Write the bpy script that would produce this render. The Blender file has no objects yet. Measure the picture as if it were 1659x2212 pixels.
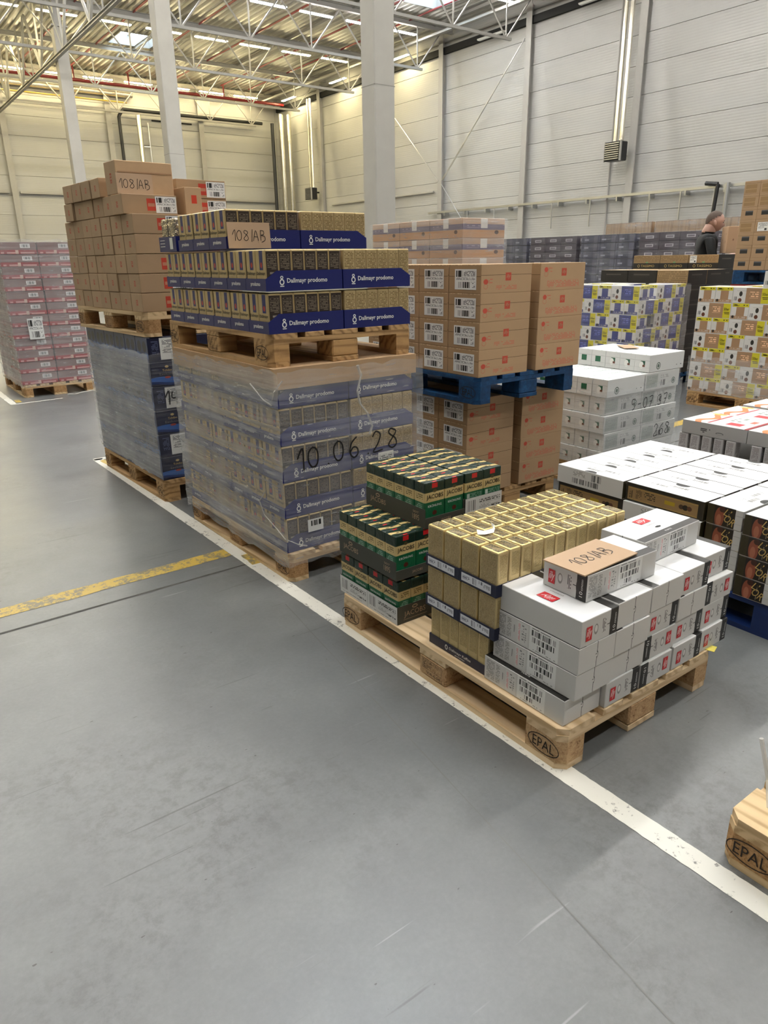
import bpy, bmesh, math, random
from mathutils import Vector, Matrix
random.seed(7)
PI = math.pi
SC = bpy.context.scene
COL = SC.collection

# ---------------------------------------------------------------- camera
CAM = (-1.44371, -1.10306, 1.46156)
YAW, PITCH, ROLL = 0.941644, -0.341354, -0.0152922
F_PX, IMG_W, IMG_H = 1531.35, 1659.0, 2212.0
_f = Vector((math.cos(PITCH) * math.cos(YAW), math.cos(PITCH) * math.sin(YAW), math.sin(PITCH)))
_r = Vector((math.sin(YAW), -math.cos(YAW), 0))
_u = _r.cross(_f)
_r2 = _r * math.cos(ROLL) + _u * math.sin(ROLL)
_u2 = _u * math.cos(ROLL) - _r * math.sin(ROLL)
cd = bpy.data.cameras.new('camera')
cd.sensor_fit = 'VERTICAL'
cd.sensor_height = 36.0
cd.lens = 36.0 * F_PX / IMG_H
cd.clip_start = 0.05
cd.clip_end = 300
cam = bpy.data.objects.new('camera', cd)
COL.objects.link(cam)
cam.matrix_world = Matrix(((_r2.x, _u2.x, -_f.x, CAM[0]), (_r2.y, _u2.y, -_f.y, CAM[1]), (_r2.z, _u2.z, -_f.z, CAM[2]), (0, 0, 0, 1)))
SC.camera = cam

# ---------------------------------------------------------------- daylight, exposure
wd = bpy.data.worlds.new('sky')
SC.world = wd
wd.use_nodes = True
wd.node_tree.nodes['Background'].inputs[0].default_value = (0.74, 0.87, 1.0, 1)
wd.node_tree.nodes['Background'].inputs[1].default_value = 14.0
SC.view_settings.view_transform = 'Standard'
SC.view_settings.look = 'None'
SC.view_settings.gamma = 1.0
SC.view_settings.use_curve_mapping = False
SC.view_settings.exposure = -0.06
LED_NEAR, LED_FAR = 128.0, 132.0                     # strength of the ceiling tubes (neutral near, warm at the far end)
LED_NEAR_COL, LED_FAR_COL = (1.0, 0.985, 0.955), (1.0, 0.85, 0.47)

# ---------------------------------------------------------------- helpers
def lin(c):
    if isinstance(c, str):
        c = tuple(int(c[i:i + 2], 16) / 255 for i in (0, 2, 4))
    return tuple((x / 12.92 if x <= 0.04045 else ((x + 0.055) / 1.055) ** 2.4) for x in c[:3]) + (1.0,)

class NB:
    def __init__(s, name):
        s.m = bpy.data.materials.new(name)
        s.m.use_nodes = True
        s.t = s.m.node_tree
        s.b = s.t.nodes['Principled BSDF']
    def n(s, ty, **kw):
        x = s.t.nodes.new(ty)
        for k, v in kw.items():
            setattr(x, k, v)
        return x
    def put(s, sock, v):
        if isinstance(v, bpy.types.NodeSocket):
            s.t.links.new(v, sock)
        elif v is not None:
            sock.default_value = v
    def math(s, op, a, b=None, c=None, clamp=False):
        x = s.n('ShaderNodeMath', operation=op, use_clamp=clamp)
        for i, v in enumerate((a, b, c)):
            if v is not None:
                s.put(x.inputs[i], v)
        return x.outputs[0]
    def mix(s, a, b, f):
        x = s.n('ShaderNodeMix', data_type='RGBA')
        s.put(x.inputs[0], f); s.put(x.inputs[6], a); s.put(x.inputs[7], b)
        return x.outputs[2]
    def noise(s, scale, vec=None, detail=3.0, rough=0.55, dims='3D'):
        x = s.n('ShaderNodeTexNoise', noise_dimensions=dims)
        x.inputs['Scale'].default_value = scale
        x.inputs['Detail'].default_value = detail
        x.inputs['Roughness'].default_value = rough
        if vec is not None:
            s.t.links.new(vec, x.inputs['Vector'])
        return x.outputs[0]
    def mapped(s, coord='Object', scale=(1, 1, 1), rand=True):
        tc = s.n('ShaderNodeTexCoord')
        mp = s.n('ShaderNodeMapping')
        mp.inputs['Scale'].default_value = scale
        s.t.links.new(tc.outputs[coord], mp.inputs['Vector'])
        if rand:
            oi = s.n('ShaderNodeObjectInfo')
            k = s.math('MULTIPLY', oi.outputs['Random'], 37.0)
            s.t.links.new(k, mp.inputs['Location'])
        return mp.outputs[0]
    def ramp(s, fac, stops):
        x = s.n('ShaderNodeValToRGB')
        e = x.color_ramp.elements
        while len(e) < len(stops):
            e.new(0.5)
        for el, (p, c) in zip(e, stops):
            el.position = p
            el.color = c
        s.put(x.inputs[0], fac)
        return x.outputs[0]
    def bump(s, h, strength=0.3, dist=0.01):
        x = s.n('ShaderNodeBump')
        x.inputs['Strength'].default_value = strength
        x.inputs['Distance'].default_value = dist
        s.put(x.inputs['Height'], h)
        s.t.links.new(x.outputs[0], s.b.inputs['Normal'])
    def done(s, color=None, rough=0.5, metal=0.0, spec=None):
        if color is not None:
            s.put(s.b.inputs['Base Color'], color)
        s.put(s.b.inputs['Roughness'], rough)
        s.put(s.b.inputs['Metallic'], metal)
        if spec is not None:
            s.b.inputs['Specular IOR Level'].default_value = spec
        return s.m

def plain(name, c, rough=0.5, metal=0.0, spec=None, vary=0.0, scale=8.0):
    b = NB(name)
    col = lin(c)
    if vary:
        f = b.noise(scale, b.mapped())
        d = tuple(x * (1 - vary) for x in col[:3]) + (1,)
        l = tuple(min(1, x * (1 + vary)) for x in col[:3]) + (1,)
        col = b.ramp(f, [(0.3, d), (0.7, l)])
    return b.done(col, rough, metal, spec)

def emissive(name, c, strength):
    b = NB(name)
    b.b.inputs['Emission Color'].default_value = c + (1,)
    b.b.inputs['Emission Strength'].default_value = strength
    return b.done((0.9, 0.9, 0.9, 1), 0.4)

def printed(name, base, ops, rough=0.5, metal=0.0, spec=None, vary=0.05, crumple=0.0, shift=False):
    """A printed surface: flat print laid out on the face's own 0..1 coordinates."""
    b = NB(name)
    tc = b.n('ShaderNodeTexCoord')
    sp = b.n('ShaderNodeSeparateXYZ')
    b.t.links.new(tc.outputs['UV'], sp.inputs[0])
    U, V = sp.outputs[0], sp.outputs[1]
    col = lin(base)
    if vary:
        oi = b.n('ShaderNodeObjectInfo')
        f = b.math('ADD', b.math('MULTIPLY', b.noise(14.0, b.mapped(), 4.0), .55), b.math('MULTIPLY', oi.outputs['Random'], .45))
        col = b.ramp(f, [(0.3, tuple(x * (1 - vary) for x in col[:3]) + (1,)), (0.7, tuple(min(1, x * (1 + vary)) for x in col[:3]) + (1,))])
    def rect(u0, v0, u1, v1):
        return b.math('MULTIPLY', b.math('COMPARE', U, (u0 + u1) / 2, abs(u1 - u0) / 2), b.math('COMPARE', V, (v0 + v1) / 2, abs(v1 - v0) / 2))
    for op in ops:
        k = op[0]
        if k == 'disc' or k == 'ring':
            _, cu, cv, ru, rv, c = op[:6]
            d = b.math('ADD', b.math('POWER', b.math('DIVIDE', b.math('SUBTRACT', U, cu), ru), 2.0), b.math('POWER', b.math('DIVIDE', b.math('SUBTRACT', V, cv), rv), 2.0))
            m = b.math('LESS_THAN', d, 1.0)
            if k == 'ring':
                m = b.math('MULTIPLY', m, b.math('GREATER_THAN', d, op[6]))
        elif k == 'wave':                                   # ('wave', mid, amp, freq, phase, half, color)
            _, mid, amp, fr, ph, half, c = op
            w = b.math('ADD', b.math('MULTIPLY', b.math('SINE', b.math('ADD', b.math('MULTIPLY', U, fr), ph)), amp), mid)
            m = b.math('COMPARE', V, w, half)
        elif k == 'tri':                                    # ('tri', u0, v0, u1, v1, color): region under the line from (u0,v0) to (u1,v1)
            _, u0, v0, u1, v1, c = op
            m = b.math('LESS_THAN', V, b.math('ADD', b.math('MULTIPLY', b.math('SUBTRACT', U, u0), (v1 - v0) / (u1 - u0)), v0))
        else:
            _, u0, v0, u1, v1, c = op[:6]
            m = rect(u0, v0, u1, v1)
            if k in ('bars', 'hbars'):
                n = op[6]
                wn = b.n('ShaderNodeTexWhiteNoise', noise_dimensions='1D')
                b.put(wn.inputs['W'], b.math('MULTIPLY_ADD', b.math('FLOOR', b.math('MULTIPLY', U if k == 'bars' else V, n)), 1.371, u0 * 31 + v0 * 57))
                m = b.math('MULTIPLY', m, b.math('GREATER_THAN', wn.outputs[0], 0.48))
            elif k in ('text', 'vtext'):
                rows, chars = op[6], op[7]
                A, B = (U, V) if k == 'text' else (V, U)
                span = (v1 - v0) if k == 'text' else (u1 - u0)
                q = b.math('MULTIPLY', B, rows / span)
                fr = b.math('COMPARE', b.math('FRACT', q), 0.5, 0.27)
                cx = b.n('ShaderNodeCombineXYZ')
                b.put(cx.inputs[0], b.math('FLOOR', b.math('MULTIPLY', A, chars)))
                b.put(cx.inputs[1], b.math('FLOOR', q))
                wn = b.n('ShaderNodeTexWhiteNoise', noise_dimensions='2D')
                b.t.links.new(cx.outputs[0], wn.inputs['Vector'])
                m = b.math('MULTIPLY', b.math('MULTIPLY', m, fr), b.math('GREATER_THAN', wn.outputs[0], 0.3))
        col = b.mix(col, lin(c), m)
    if crumple:
        b.bump(b.noise(30.0, b.mapped(), 3.0), crumple, 0.02)
    return b.done(col, rough, metal, spec)

# ------------------------------------------------------------------ meshes
AX = {'-x': 0, '+x': 1, '-y': 2, '+y': 3, '-z': 4, '+z': 5}

def finish(me, mats=None, slots=None, smooth=False):
    """slots: material per facing ('-x' ...), with '*' for the rest; UV 0..1 on each side of the bounding box."""
    vs = [v.co for v in me.vertices]
    lo = [min(v[i] for v in vs) for i in range(3)]
    hi = [max(v[i] for v in vs) for i in range(3)]
    d = [max(hi[i] - lo[i], 1e-6) for i in range(3)]
    if slots:
        order = []
        idx = {}
        for k, m in slots.items():
            if m not in order:
                order.append(m)
            idx[k] = order.index(m)
        for m in order:
            me.materials.append(m)
        rest = idx.get('*', 0)
    elif mats:
        for m in mats:
            me.materials.append(m)
    uv = me.uv_layers.new(name='UVMap').data
    for p in me.polygons:
        n = p.normal
        a = max(range(3), key=lambda i: abs(n[i]))
        key = ('-' if n[a] < 0 else '+') + 'xyz'[a]
        if slots:
            p.material_index = idx.get(key, rest)
        p.use_smooth = smooth
        for li in p.loop_indices:
            c = vs[me.loops[li].vertex_index]
            q = [(c[i] - lo[i]) / d[i] for i in range(3)]
            if key == '-x': t = (1 - q[1], q[2])
            elif key == '+x': t = (q[1], q[2])
            elif key == '-y': t = (q[0], q[2])
            elif key == '+y': t = (1 - q[0], q[2])
            elif key == '+z': t = (q[0], q[1])
            else: t = (1 - q[0], q[1])
            uv[li].uv = t
    return me

def bm_box(bm, x0, y0, z0, x1, y1, z1, mi=0):
    r = bmesh.ops.create_cube(bm, size=1.0)
    for v in r['verts']:
        v.co = Vector(((x0 + x1) / 2 + v.co.x * (x1 - x0), (y0 + y1) / 2 + v.co.y * (y1 - y0), (z0 + z1) / 2 + v.co.z * (z1 - z0)))
    fs = {f for v in r['verts'] for f in v.link_faces}
    for f in fs:
        f.material_index = mi
    return r['verts']

def bm_tube(bm, p, q, r, seg=8, mi=0):
    p, q = Vector(p), Vector(q)
    d = q - p
    m = Matrix.Translation((p + q) / 2) @ d.to_track_quat('Z', 'Y').to_matrix().to_4x4()
    a = bmesh.ops.create_cone(bm, cap_ends=True, segments=seg, radius1=r, radius2=r, depth=d.length, matrix=m)
    for f in {f for v in a['verts'] for f in v.link_faces}:
        f.material_index = mi
    return a['verts']

def bm_mesh(bm, name):
    me = bpy.data.meshes.new(name)
    bm.normal_update()
    bm.to_mesh(me)
    bm.free()
    return me

def box_mesh(name, w, d, h, slots, bevel=0.0, seg=1, bulge=0.0):
    """box centred on x,y with its base at z=0"""
    bm = bmesh.new()
    bm_box(bm, -w / 2, -d / 2, 0, w / 2, d / 2, h)
    if bevel:
        bmesh.ops.bevel(bm, geom=list(bm.edges), offset=bevel, segments=seg, profile=0.5, affect='EDGES')
    me = bm_mesh(bm, name)
    return finish(me, slots=slots)

def simple(name, m, *boxes, bevel=0.0):
    bm = bmesh.new()
    for b in boxes:
        bm_box(bm, *b)
    if bevel:
        bmesh.ops.bevel(bm, geom=list(bm.edges), offset=bevel, segments=1, profile=0.5, affect='EDGES')
    return finish(bm_mesh(bm, name), mats=[m])

def tubes(name, m, segs, r, seg=8, smooth=True):
    bm = bmesh.new()
    for p, q in segs:
        bm_tube(bm, p, q, r, seg)
    me = bm_mesh(bm, name)
    return finish(me, mats=[m])

def poly_mesh(name, polys, mats, mi=None):
    """flat faces given as lists of 3-D points"""
    v, f = [], []
    for p in polys:
        f.append(tuple(range(len(v), len(v) + len(p))))
        v += [tuple(x) for x in p]
    me = bpy.data.meshes.new(name)
    me.from_pydata(v, [], f)
    me.update()
    for m in mats:
        me.materials.append(m)
    if mi:
        for p, k in zip(me.polygons, mi):
            p.material_index = k
    return me

# ---- lettering: font outlines turned into flat mesh and laid on a face
_glyph = {}
def text_polys(s, shear=0.0, bold=0.0):
    k = (s, shear, bold)
    if k not in _glyph:
        cu = bpy.data.curves.new('t', 'FONT')
        cu.body = s
        cu.shear = shear
        cu.offset = bold
        cu.resolution_u = 2
        cu.fill_mode = 'FRONT'
        ob = bpy.data.objects.new('t', cu)
        COL.objects.link(ob)
        dg = bpy.context.evaluated_depsgraph_get()
        me = ob.evaluated_get(dg).to_mesh()
        vs = [v.co.copy() for v in me.vertices]
        ps = [tuple(p.vertices) for p in me.polygons]
        ob.evaluated_get(dg).to_mesh_clear()
        bpy.data.objects.remove(ob)
        bpy.data.curves.remove(cu)
        x0, x1 = min(v.x for v in vs), max(v.x for v in vs)
        y0, y1 = min(v.y for v in vs), max(v.y for v in vs)
        _glyph[k] = ([((v.x - x0) / (x1 - x0), (v.y - y0) / (y1 - y0)) for v in vs], ps, (x1 - x0) / (y1 - y0))
    return _glyph[k]

class Marks:
    """flat print gathered in one mesh: each mark is laid on a side of a box w x d x h (centred, base z=0)"""
    def __init__(s, w, d, h, eps=0.0012):
        s.w, s.d, s.h, s.e = w, d, h, eps
        s.v, s.f, s.mi, s.mats = [], [], [], []
    def at(s, face, u, v):
        w, d, h, e = s.w, s.d, s.h, s.e
        if face == '-x': return (-w / 2 - e, d / 2 - u, v)
        if face == '+x': return (w / 2 + e, u - d / 2, v)
        if face == '-y': return (u - w / 2, -d / 2 - e, v)
        if face == '+y': return (w / 2 - u, d / 2 + e, v)
        return (u - w / 2, v - d / 2, h + e)
    def slot(s, m):
        if m not in s.mats:
            s.mats.append(m)
        return s.mats.index(m)
    def add(s, face, pts, polys, m):
        o = len(s.v)
        s.v += [s.at(face, *p) for p in pts]
        for p in polys:
            s.f.append(tuple(o + i for i in p))
            s.mi.append(s.slot(m))
        s.e += .00012
        return s
    def text(s, face, t, cu, cv, wid, m, hei=None, rot=0.0, shear=0.0, bold=0.0):
        pts, ps, asp = text_polys(t, shear, bold)
        hei = hei or wid / asp
        c, q = math.cos(rot), math.sin(rot)
        out = []
        for x, y in pts:
            a, b = (x - 0.5) * wid, (y - 0.5) * hei
            out.append((cu + a * c - b * q, cv + a * q + b * c))
        return s.add(face, out, ps, m)
    def quad(s, face, u0, v0, u1, v1, m):
        return s.add(face, [(u0, v0), (u1, v0), (u1, v1), (u0, v1)], [(0, 1, 2, 3)], m)
    def ring(s, face, cu, cv, ru, rv, t, m, n=28):
        pts = []
        for i in range(n):
            a = 2 * PI * i / n
            pts += [(cu + ru * math.cos(a), cv + rv * math.sin(a)), (cu + (ru - t) * math.cos(a), cv + (rv - t) * math.sin(a))]
        return s.add(face, pts, [(2 * i, (2 * i + 2) % (2 * n), (2 * i + 3) % (2 * n), 2 * i + 1) for i in range(n)], m)
    def strokes(s, face, txt, cu, cv, hei, m, wid=0.006, rot=0.0, adv=0.72):
        lines, W = stroke_text(txt, adv)
        c, q = math.cos(rot), math.sin(rot)
        for ln in lines:
            pts = [((x - W / 2) * hei, (y - 0.5) * hei) for x, y in ln]
            pts = [(cu + a * c - b * q, cv + a * q + b * c) for a, b in pts]
            out, ps = ribbon(pts, wid)
            s.add(face, out, ps, m)
        return s
    def mesh(s, name):
        me = bpy.data.meshes.new(name)
        me.from_pydata(s.v, [], s.f)
        me.update()
        for m in s.mats:
            me.materials.append(m)
        for p, k in zip(me.polygons, s.mi):
            p.material_index = k
        return me

STROKE = {
    '1': [[(0.0, .55), (.3, 1), (.28, 0)]],
    '0': [[(.35, .95), (.12, .75), (.08, .35), (.25, .05), (.5, .15), (.58, .55), (.5, .85), (.32, .95)]],
    '8': [[(.5, .85), (.25, .95), (.15, .75), (.5, .45), (.55, .15), (.3, .02), (.1, .2), (.35, .5), (.55, .75), (.45, .9)]],
    '/': [[(.35, 1.05), (.2, -.1)]],
    'A': [[(0, 0), (.3, .95), (.55, 0)], [(.1, .38), (.5, .35)]],
    'B': [[(.12, .98), (.1, .02)], [(.1, .95), (.45, .9), (.45, .6), (.15, .52), (.55, .4), (.55, .05), (.2, -.12)]],
    '2': [[(.05, .75), (.25, .98), (.5, .8), (.35, .4), (.05, .02), (.6, .05)]],
    '6': [[(.5, .95), (.2, .7), (.08, .3), (.25, .02), (.5, .12), (.5, .4), (.3, .5), (.1, .3)]],
    '4': [[(.1, .95), (.05, .5), (.55, .5)], [(.42, .98), (.38, 0)]],
    '5': [[(.55, .95), (.15, .95), (.12, .55), (.45, .55), (.5, .2), (.2, 0)]],
    '7': [[(.05, .9), (.55, .95), (.2, 0)], [(.15, .5), (.5, .52)]],
    '3': [[(.05, .85), (.4, .95), (.45, .65), (.2, .5), (.5, .35), (.4, .05), (.05, .1)]],
    '.': [[(.2, .05), (.26, 0)]], '-': [[(.1, .45), (.5, .48)]],
}
def stroke_text(t, adv=0.72):
    out, x = [], 0.0
    for ch in t:
        if ch in STROKE:
            for ln in STROKE[ch]:
                out.append([(x + a, b) for a, b in smooth_line(ln)])
        x += adv * (0.55 if ch in './1' else 1.0)
    return out, x
def smooth_line(p, k=4):
    if len(p) < 3:
        return p
    q = [p[0]] + list(p) + [p[-1]]
    out = []
    for i in range(1, len(q) - 2):
        for j in range(k):
            t = j / k
            out.append(tuple(0.5 * (2 * q[i][a] + (q[i + 1][a] - q[i - 1][a]) * t + (2 * q[i - 1][a] - 5 * q[i][a] + 4 * q[i + 1][a] - q[i + 2][a]) * t * t + (3 * q[i][a] - q[i - 1][a] - 3 * q[i + 1][a] + q[i + 2][a]) * t ** 3) for a in (0, 1)))
    out.append(p[-1])
    return out
def ribbon(pts, wid):
    out, ps = [], []
    for i, (x, y) in enumerate(pts):
        a = pts[max(0, i - 1)]
        b = pts[min(len(pts) - 1, i + 1)]
        dx, dy = b[0] - a[0], b[1] - a[1]
        l = math.hypot(dx, dy) or 1
        nx, ny = -dy / l * wid / 2, dx / l * wid / 2
        out += [(x + nx, y + ny), (x - nx, y - ny)]
        if i:
            ps.append((2 * i - 2, 2 * i - 1, 2 * i + 1, 2 * i))
    return out, ps

# ------------------------------------------------------------------ objects
LABELS = {}
def put(me, name, label=None, cat=None, group=None, loc=(0, 0, 0), rot=0.0, parent=None, kind=None, mat=None):
    o = bpy.data.objects.new(name, me)
    COL.objects.link(o)
    o.location = loc
    if isinstance(rot, (tuple, list)):
        o.rotation_euler = rot
    elif rot:
        o.rotation_euler = (0, 0, rot)
    if parent is not None:
        o.parent = parent
    if label:
        o['label'] = label
        LABELS.setdefault(label, []).append(name)
    if cat: o['category'] = cat
    if group: o['group'] = group
    if kind: o['kind'] = kind
    return o

ORD = ['zeroth', 'first', 'second', 'third', 'fourth', 'fifth', 'sixth', 'seventh', 'eighth', 'ninth', 'tenth', 'eleventh', 'twelfth', 'thirteenth', 'fourteenth', 'fifteenth', 'sixteenth']
TIER = {1: ['only'], 2: ['bottom', 'top'], 3: ['bottom', 'middle', 'top'], 4: ['bottom', 'second', 'third', 'top'], 5: ['bottom', 'second', 'third', 'fourth', 'top'],
        6: ['bottom', 'second', 'third', 'fourth', 'fifth', 'top'], 7: ['bottom', 'second', 'third', 'fourth', 'fifth', 'sixth', 'top']}

class Frame:
    """a stack's own axes: x to the end, y along the aisle line, turned by rot about its near corner"""
    def __init__(s, x, y, rot=0.0):
        s.x, s.y, s.r = x, y, rot
    def __call__(s, lx, ly, z=0.0):
        c, q = math.cos(s.r), math.sin(s.r)
        return (s.x + c * lx - q * ly, s.y + q * lx + c * ly, z)

def jit(a):
    return random.uniform(-a, a)
# ================================================================== the hall
WX, WY = 26.5, 49.5                     # inner faces of the long side wall and of the end wall
X0, Y0 = -22.0, -18.0
TRUSS_Y = [24.5 + 6.1 * k for k in range(-6, 5)]
Z_TOP, Z_BOT, Z_DECK = 12.2, 10.42, 12.55

def m_floor():
    b = NB('painted_concrete')
    v = b.mapped('Object', (1, 1, 1), False)
    def step(x, a, c):
        m = b.n('ShaderNodeMapRange', interpolation_type='SMOOTHSTEP')
        b.put(m.inputs['Value'], x)
        m.inputs['From Min'].default_value = a
        m.inputs['From Max'].default_value = c
        return m.outputs[0]
    def turned(scale, ang):
        tc = b.n('ShaderNodeTexCoord')
        mp = b.n('ShaderNodeMapping')
        mp.inputs['Scale'].default_value = scale
        mp.inputs['Rotation'].default_value = (0, 0, ang)
        b.t.links.new(tc.outputs['Object'], mp.inputs['Vector'])
        return mp.outputs[0]
    big = b.noise(0.6, v, 4.0, 0.6)
    mid = b.noise(3.0, v, 5.0, 0.65)
    fine = b.noise(70.0, v, 3.0, 0.7)
    f = b.math('ADD', b.math('ADD', b.math('MULTIPLY', big, 0.42), b.math('MULTIPLY', mid, 0.38)), b.math('MULTIPLY', fine, 0.2))
    col = b.ramp(f, [(0.30, lin((.33, .338, .34))), (0.5, lin((.398, .405, .405))), (0.70, lin((.465, .472, .47)))])
    grime = b.math('MULTIPLY', step(b.noise(0.9, v, 3.0, 0.6), .45, .75), step(b.noise(22.0, v, 4.0, 0.75), .42, .68))
    col = b.mix(col, lin((.27, .265, .25)), b.math('MULTIPLY', grime, .75))
    for ang, sc, lo in ((.5, (1.6, 42, 1), .70), (-.75, (2.4, 60, 1), .71), (1.3, (1.2, 34, 1), .72)):        # scratches
        n = b.noise(1.0, turned(sc, ang), 2.0, .5)
        col = b.mix(col, lin((.24, .235, .22)), b.math('MULTIPLY', step(n, lo, lo + .05), .6))
    col = b.mix(col, lin((.60, .605, .60)), b.math('MULTIPLY', step(b.noise(1.0, turned((2.0, 50, 1), -.3), 2.0, .5), .71, .78), .5))
    fleck = step(b.noise(26.0, turned((1, 2.4, 1), .7), 2.0, .5), .745, .77)                                    # dark flecks
    col = b.mix(col, lin((.20, .19, .17)), b.math('MULTIPLY', fleck, .8))
    rg = b.math('ADD', b.math('MULTIPLY', b.noise(1.3, v, 4.0, 0.6), 0.14), 0.285)
    b.bump(b.math('ADD', b.math('MULTIPLY', mid, 0.5), b.math('MULTIPLY', fine, 0.12)), 0.10, 0.008)
    return b.done(col, rg, 0.0, 0.7)

def m_paintline(name, c, dirt, amount):
    b = NB(name)
    v = b.mapped('Object', (1, 1, 1), False)
    n1 = b.noise(38.0, v, 5.0, 0.75)
    n2 = b.noise(7.0, v, 4.0, 0.7)
    f = b.math('ADD', b.math('MULTIPLY', n1, 0.6), b.math('MULTIPLY', n2, 0.4))
    col = b.ramp(f, [(amount, lin(dirt)), (amount + 0.05, lin(c)), (0.75, lin(c))])
    return b.done(col, 0.45)

def m_panel(name, c):
    b = NB(name)
    tc = b.n('ShaderNodeTexCoord')
    sp = b.n('ShaderNodeSeparateXYZ')
    b.t.links.new(tc.outputs['Object'], sp.inputs[0])
    rib = b.math('SINE', b.math('MULTIPLY', sp.outputs[2], 2 * PI / 0.10))
    b.bump(b.math('SMOOTH_MIN', rib, 0.2, 0.3), 0.35, 0.004)
    f = b.noise(0.6, b.mapped(), 3.0)
    cc = lin(c)
    col = b.ramp(f, [(0.3, tuple(x * .95 for x in cc[:3]) + (1,)), (0.7, cc)])
    return b.done(col, 0.42, 0.0, 0.4)

M = {}
M['floor'] = m_floor()
M['white_line'] = m_paintline('white_floor_paint', (.86, .85, .81), (.52, .51, .49), 0.39)
M['yellow_line'] = m_paintline('yellow_floor_tape', (.74, .62, .25), (.48, .45, .36), 0.46)
M['joint'] = plain('joint_filler', (.27, .265, .25), .8, vary=.3, scale=20)
M['joint_faint'] = plain('joint_hairline', (.42, .42, .41), .6)
M['panel'] = m_panel('wall_panel_coating', (.655, .65, .635))
M['seam'] = plain('panel_seam', (.52, .51, .48), .7)
M['column'] = plain('column_concrete', (.635, .62, .585), .75, vary=.03, scale=3)
M['steel_grey'] = plain('grey_painted_steel', (.60, .59, .57), .45, vary=.03)
M['steel_light'] = plain('pale_painted_steel', (.60, .59, .565), .45)
M['deck'] = plain('coated_deck', (.64, .63, .60), .40, 0.25)
M['galv'] = plain('galvanised_steel', (.74, .74, .73), .3, 0.85)
M['foil'] = plain('foil_lagging', (.86, .84, .78), .22, 0.9, vary=.12, scale=9)
M['red_pipe'] = plain('red_pipe_paint', (.50, .13, .13), .4)
M['black_pipe'] = plain('black_pipe', (.10, .105, .11), .45)
M['dark'] = plain('dark_gap', (.09, .09, .09), .8)
M['yellow_pipe'] = plain('yellow_pipe_paint', (.72, .60, .25), .4)
M['tube_near'] = emissive('lit_tube_neutral', LED_NEAR_COL, LED_NEAR)
M['tube_far'] = emissive('lit_tube_warm', LED_FAR_COL, LED_FAR)
M['tube_off'] = plain('unlit_tube_cover', (.88, .88, .86), .3)
M['housing'] = plain('lamp_housing', (.78, .77, .74), .5)
M['black_plastic'] = plain('black_plastic', (.07, .07, .075), .4)

# floor and its markings
put(simple('floor', M['floor'], (X0, Y0, -0.3, WX + .4, WY + .4, 0)), 'floor', kind='structure')

def strip(name, m, p, q, w, z=0.0012, rough=0.004, n=60):
    """a painted line with slightly uneven edges"""
    p, q = Vector((*p, 0)), Vector((*q, 0))
    d = (q - p)
    nrm = Vector((-d.y, d.x, 0)).normalized()
    v, f = [], []
    for i in range(n + 1):
        c = p + d * (i / n)
        a, b = c + nrm * (w / 2 + jit(rough)), c - nrm * (w / 2 + jit(rough))
        v += [(a.x, a.y, z), (b.x, b.y, z)]
        if i:
            f.append((2 * i - 2, 2 * i - 1, 2 * i + 1, 2 * i))
    me = bpy.data.meshes.new(name)
    me.from_pydata(v, [], f)
    me.update()
    me.materials.append(m)
    return put(me, 'floor_marking', kind='structure')

strip('white_line', M['white_line'], (0.065, -3.2), (-0.062, 4.67), 0.072, n=420, rough=.0011)
strip('white_return', M['white_line'], (-0.09, 4.66), (1.6, 4.69), 0.06)
strip('yellow_tape', M['yellow_line'], (-7.0, 2.10), (-0.06, 2.225), 0.105, rough=.006)
strip('yellow_tape', M['yellow_line'], (0.02, 2.2), (6.5, 2.62), 0.10, rough=.006, z=.0010)
strip('yellow_tab', M['yellow_line'], (-0.004, 1.99), (0.0, 2.14), 0.05, z=.0016, n=4)
strip('yellow_tab', M['yellow_line'], (-0.02, 4.33), (-0.03, 4.61), 0.06, z=.0016, n=4)
strip('joint', M['joint'], (-20, 1.66), (0.0, 2.02), 0.016, z=.0008, rough=.002, n=160)
strip('joint', M['joint'], (0.0, 2.02), (20, 2.5), 0.016, z=.0008, rough=.002, n=100)
strip('hairline', M['joint_faint'], (-0.11, 1.5), (-0.66, -2.6), 0.004, z=.0006, rough=.001)
strip('white_line_far', M['white_line'], (-0.13, 7.71), (-0.11, 12.0), 0.07)
strip('white_line_far', M['white_line'], (-0.16, 7.70), (0.40, 7.755), 0.04)
strip('yellow_tab', M['yellow_line'], (-0.06, 7.80), (-0.05, 7.98), 0.06, z=.0016, n=4)

# walls: every sandwich panel a piece of its own, joints recessed
PH = 1.09
def panel_wall(name, along, at, start, stop, pw, sgn):
    """along: 'y' (wall at x=at) or 'x' (wall at y=at); bays of width pw"""
    th = 0.1
    n = int(round((stop - start) / pw))
    rows = int(math.ceil(12.6 / PH))
    if along == 'y':
        back = (at + th * .5, start, 0, at + th + .1, stop, 12.7) if sgn > 0 else (at - th - .1, start, 0, at - th * .5, stop, 12.7)
        pm = simple('panel', M['panel'], (0, .008, .007, th, pw - .008, PH - .007), bevel=.006)
    else:
        back = (start, at + th * .5, 0, stop, at + th + .1, 12.7) if sgn > 0 else (start, at - th - .1, 0, stop, at - th * .5, 12.7)
        pm = simple('panel', M['panel'], (.008, 0, .007, pw - .008, th, PH - .007), bevel=.006)
    w = put(simple(name, M['seam'], back), name, kind='structure')
    for i in range(n):
        for k in range(rows):
            o = -th if sgn < 0 else 0
            put(pm, 'panel', loc=(at + o, start + i * pw, k * PH) if along == 'y' else (start + i * pw, at + o, k * PH), parent=w)
    return w
panel_wall('wall_right', 'y', WX, 7.0, 49.6, 6.1, 1)
panel_wall('wall_back', 'x', WY, -3.9, 26.6, 6.1, 1)
M['far_wall'] = plain('hall_wall', (.62, .62, .60), .6)
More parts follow.
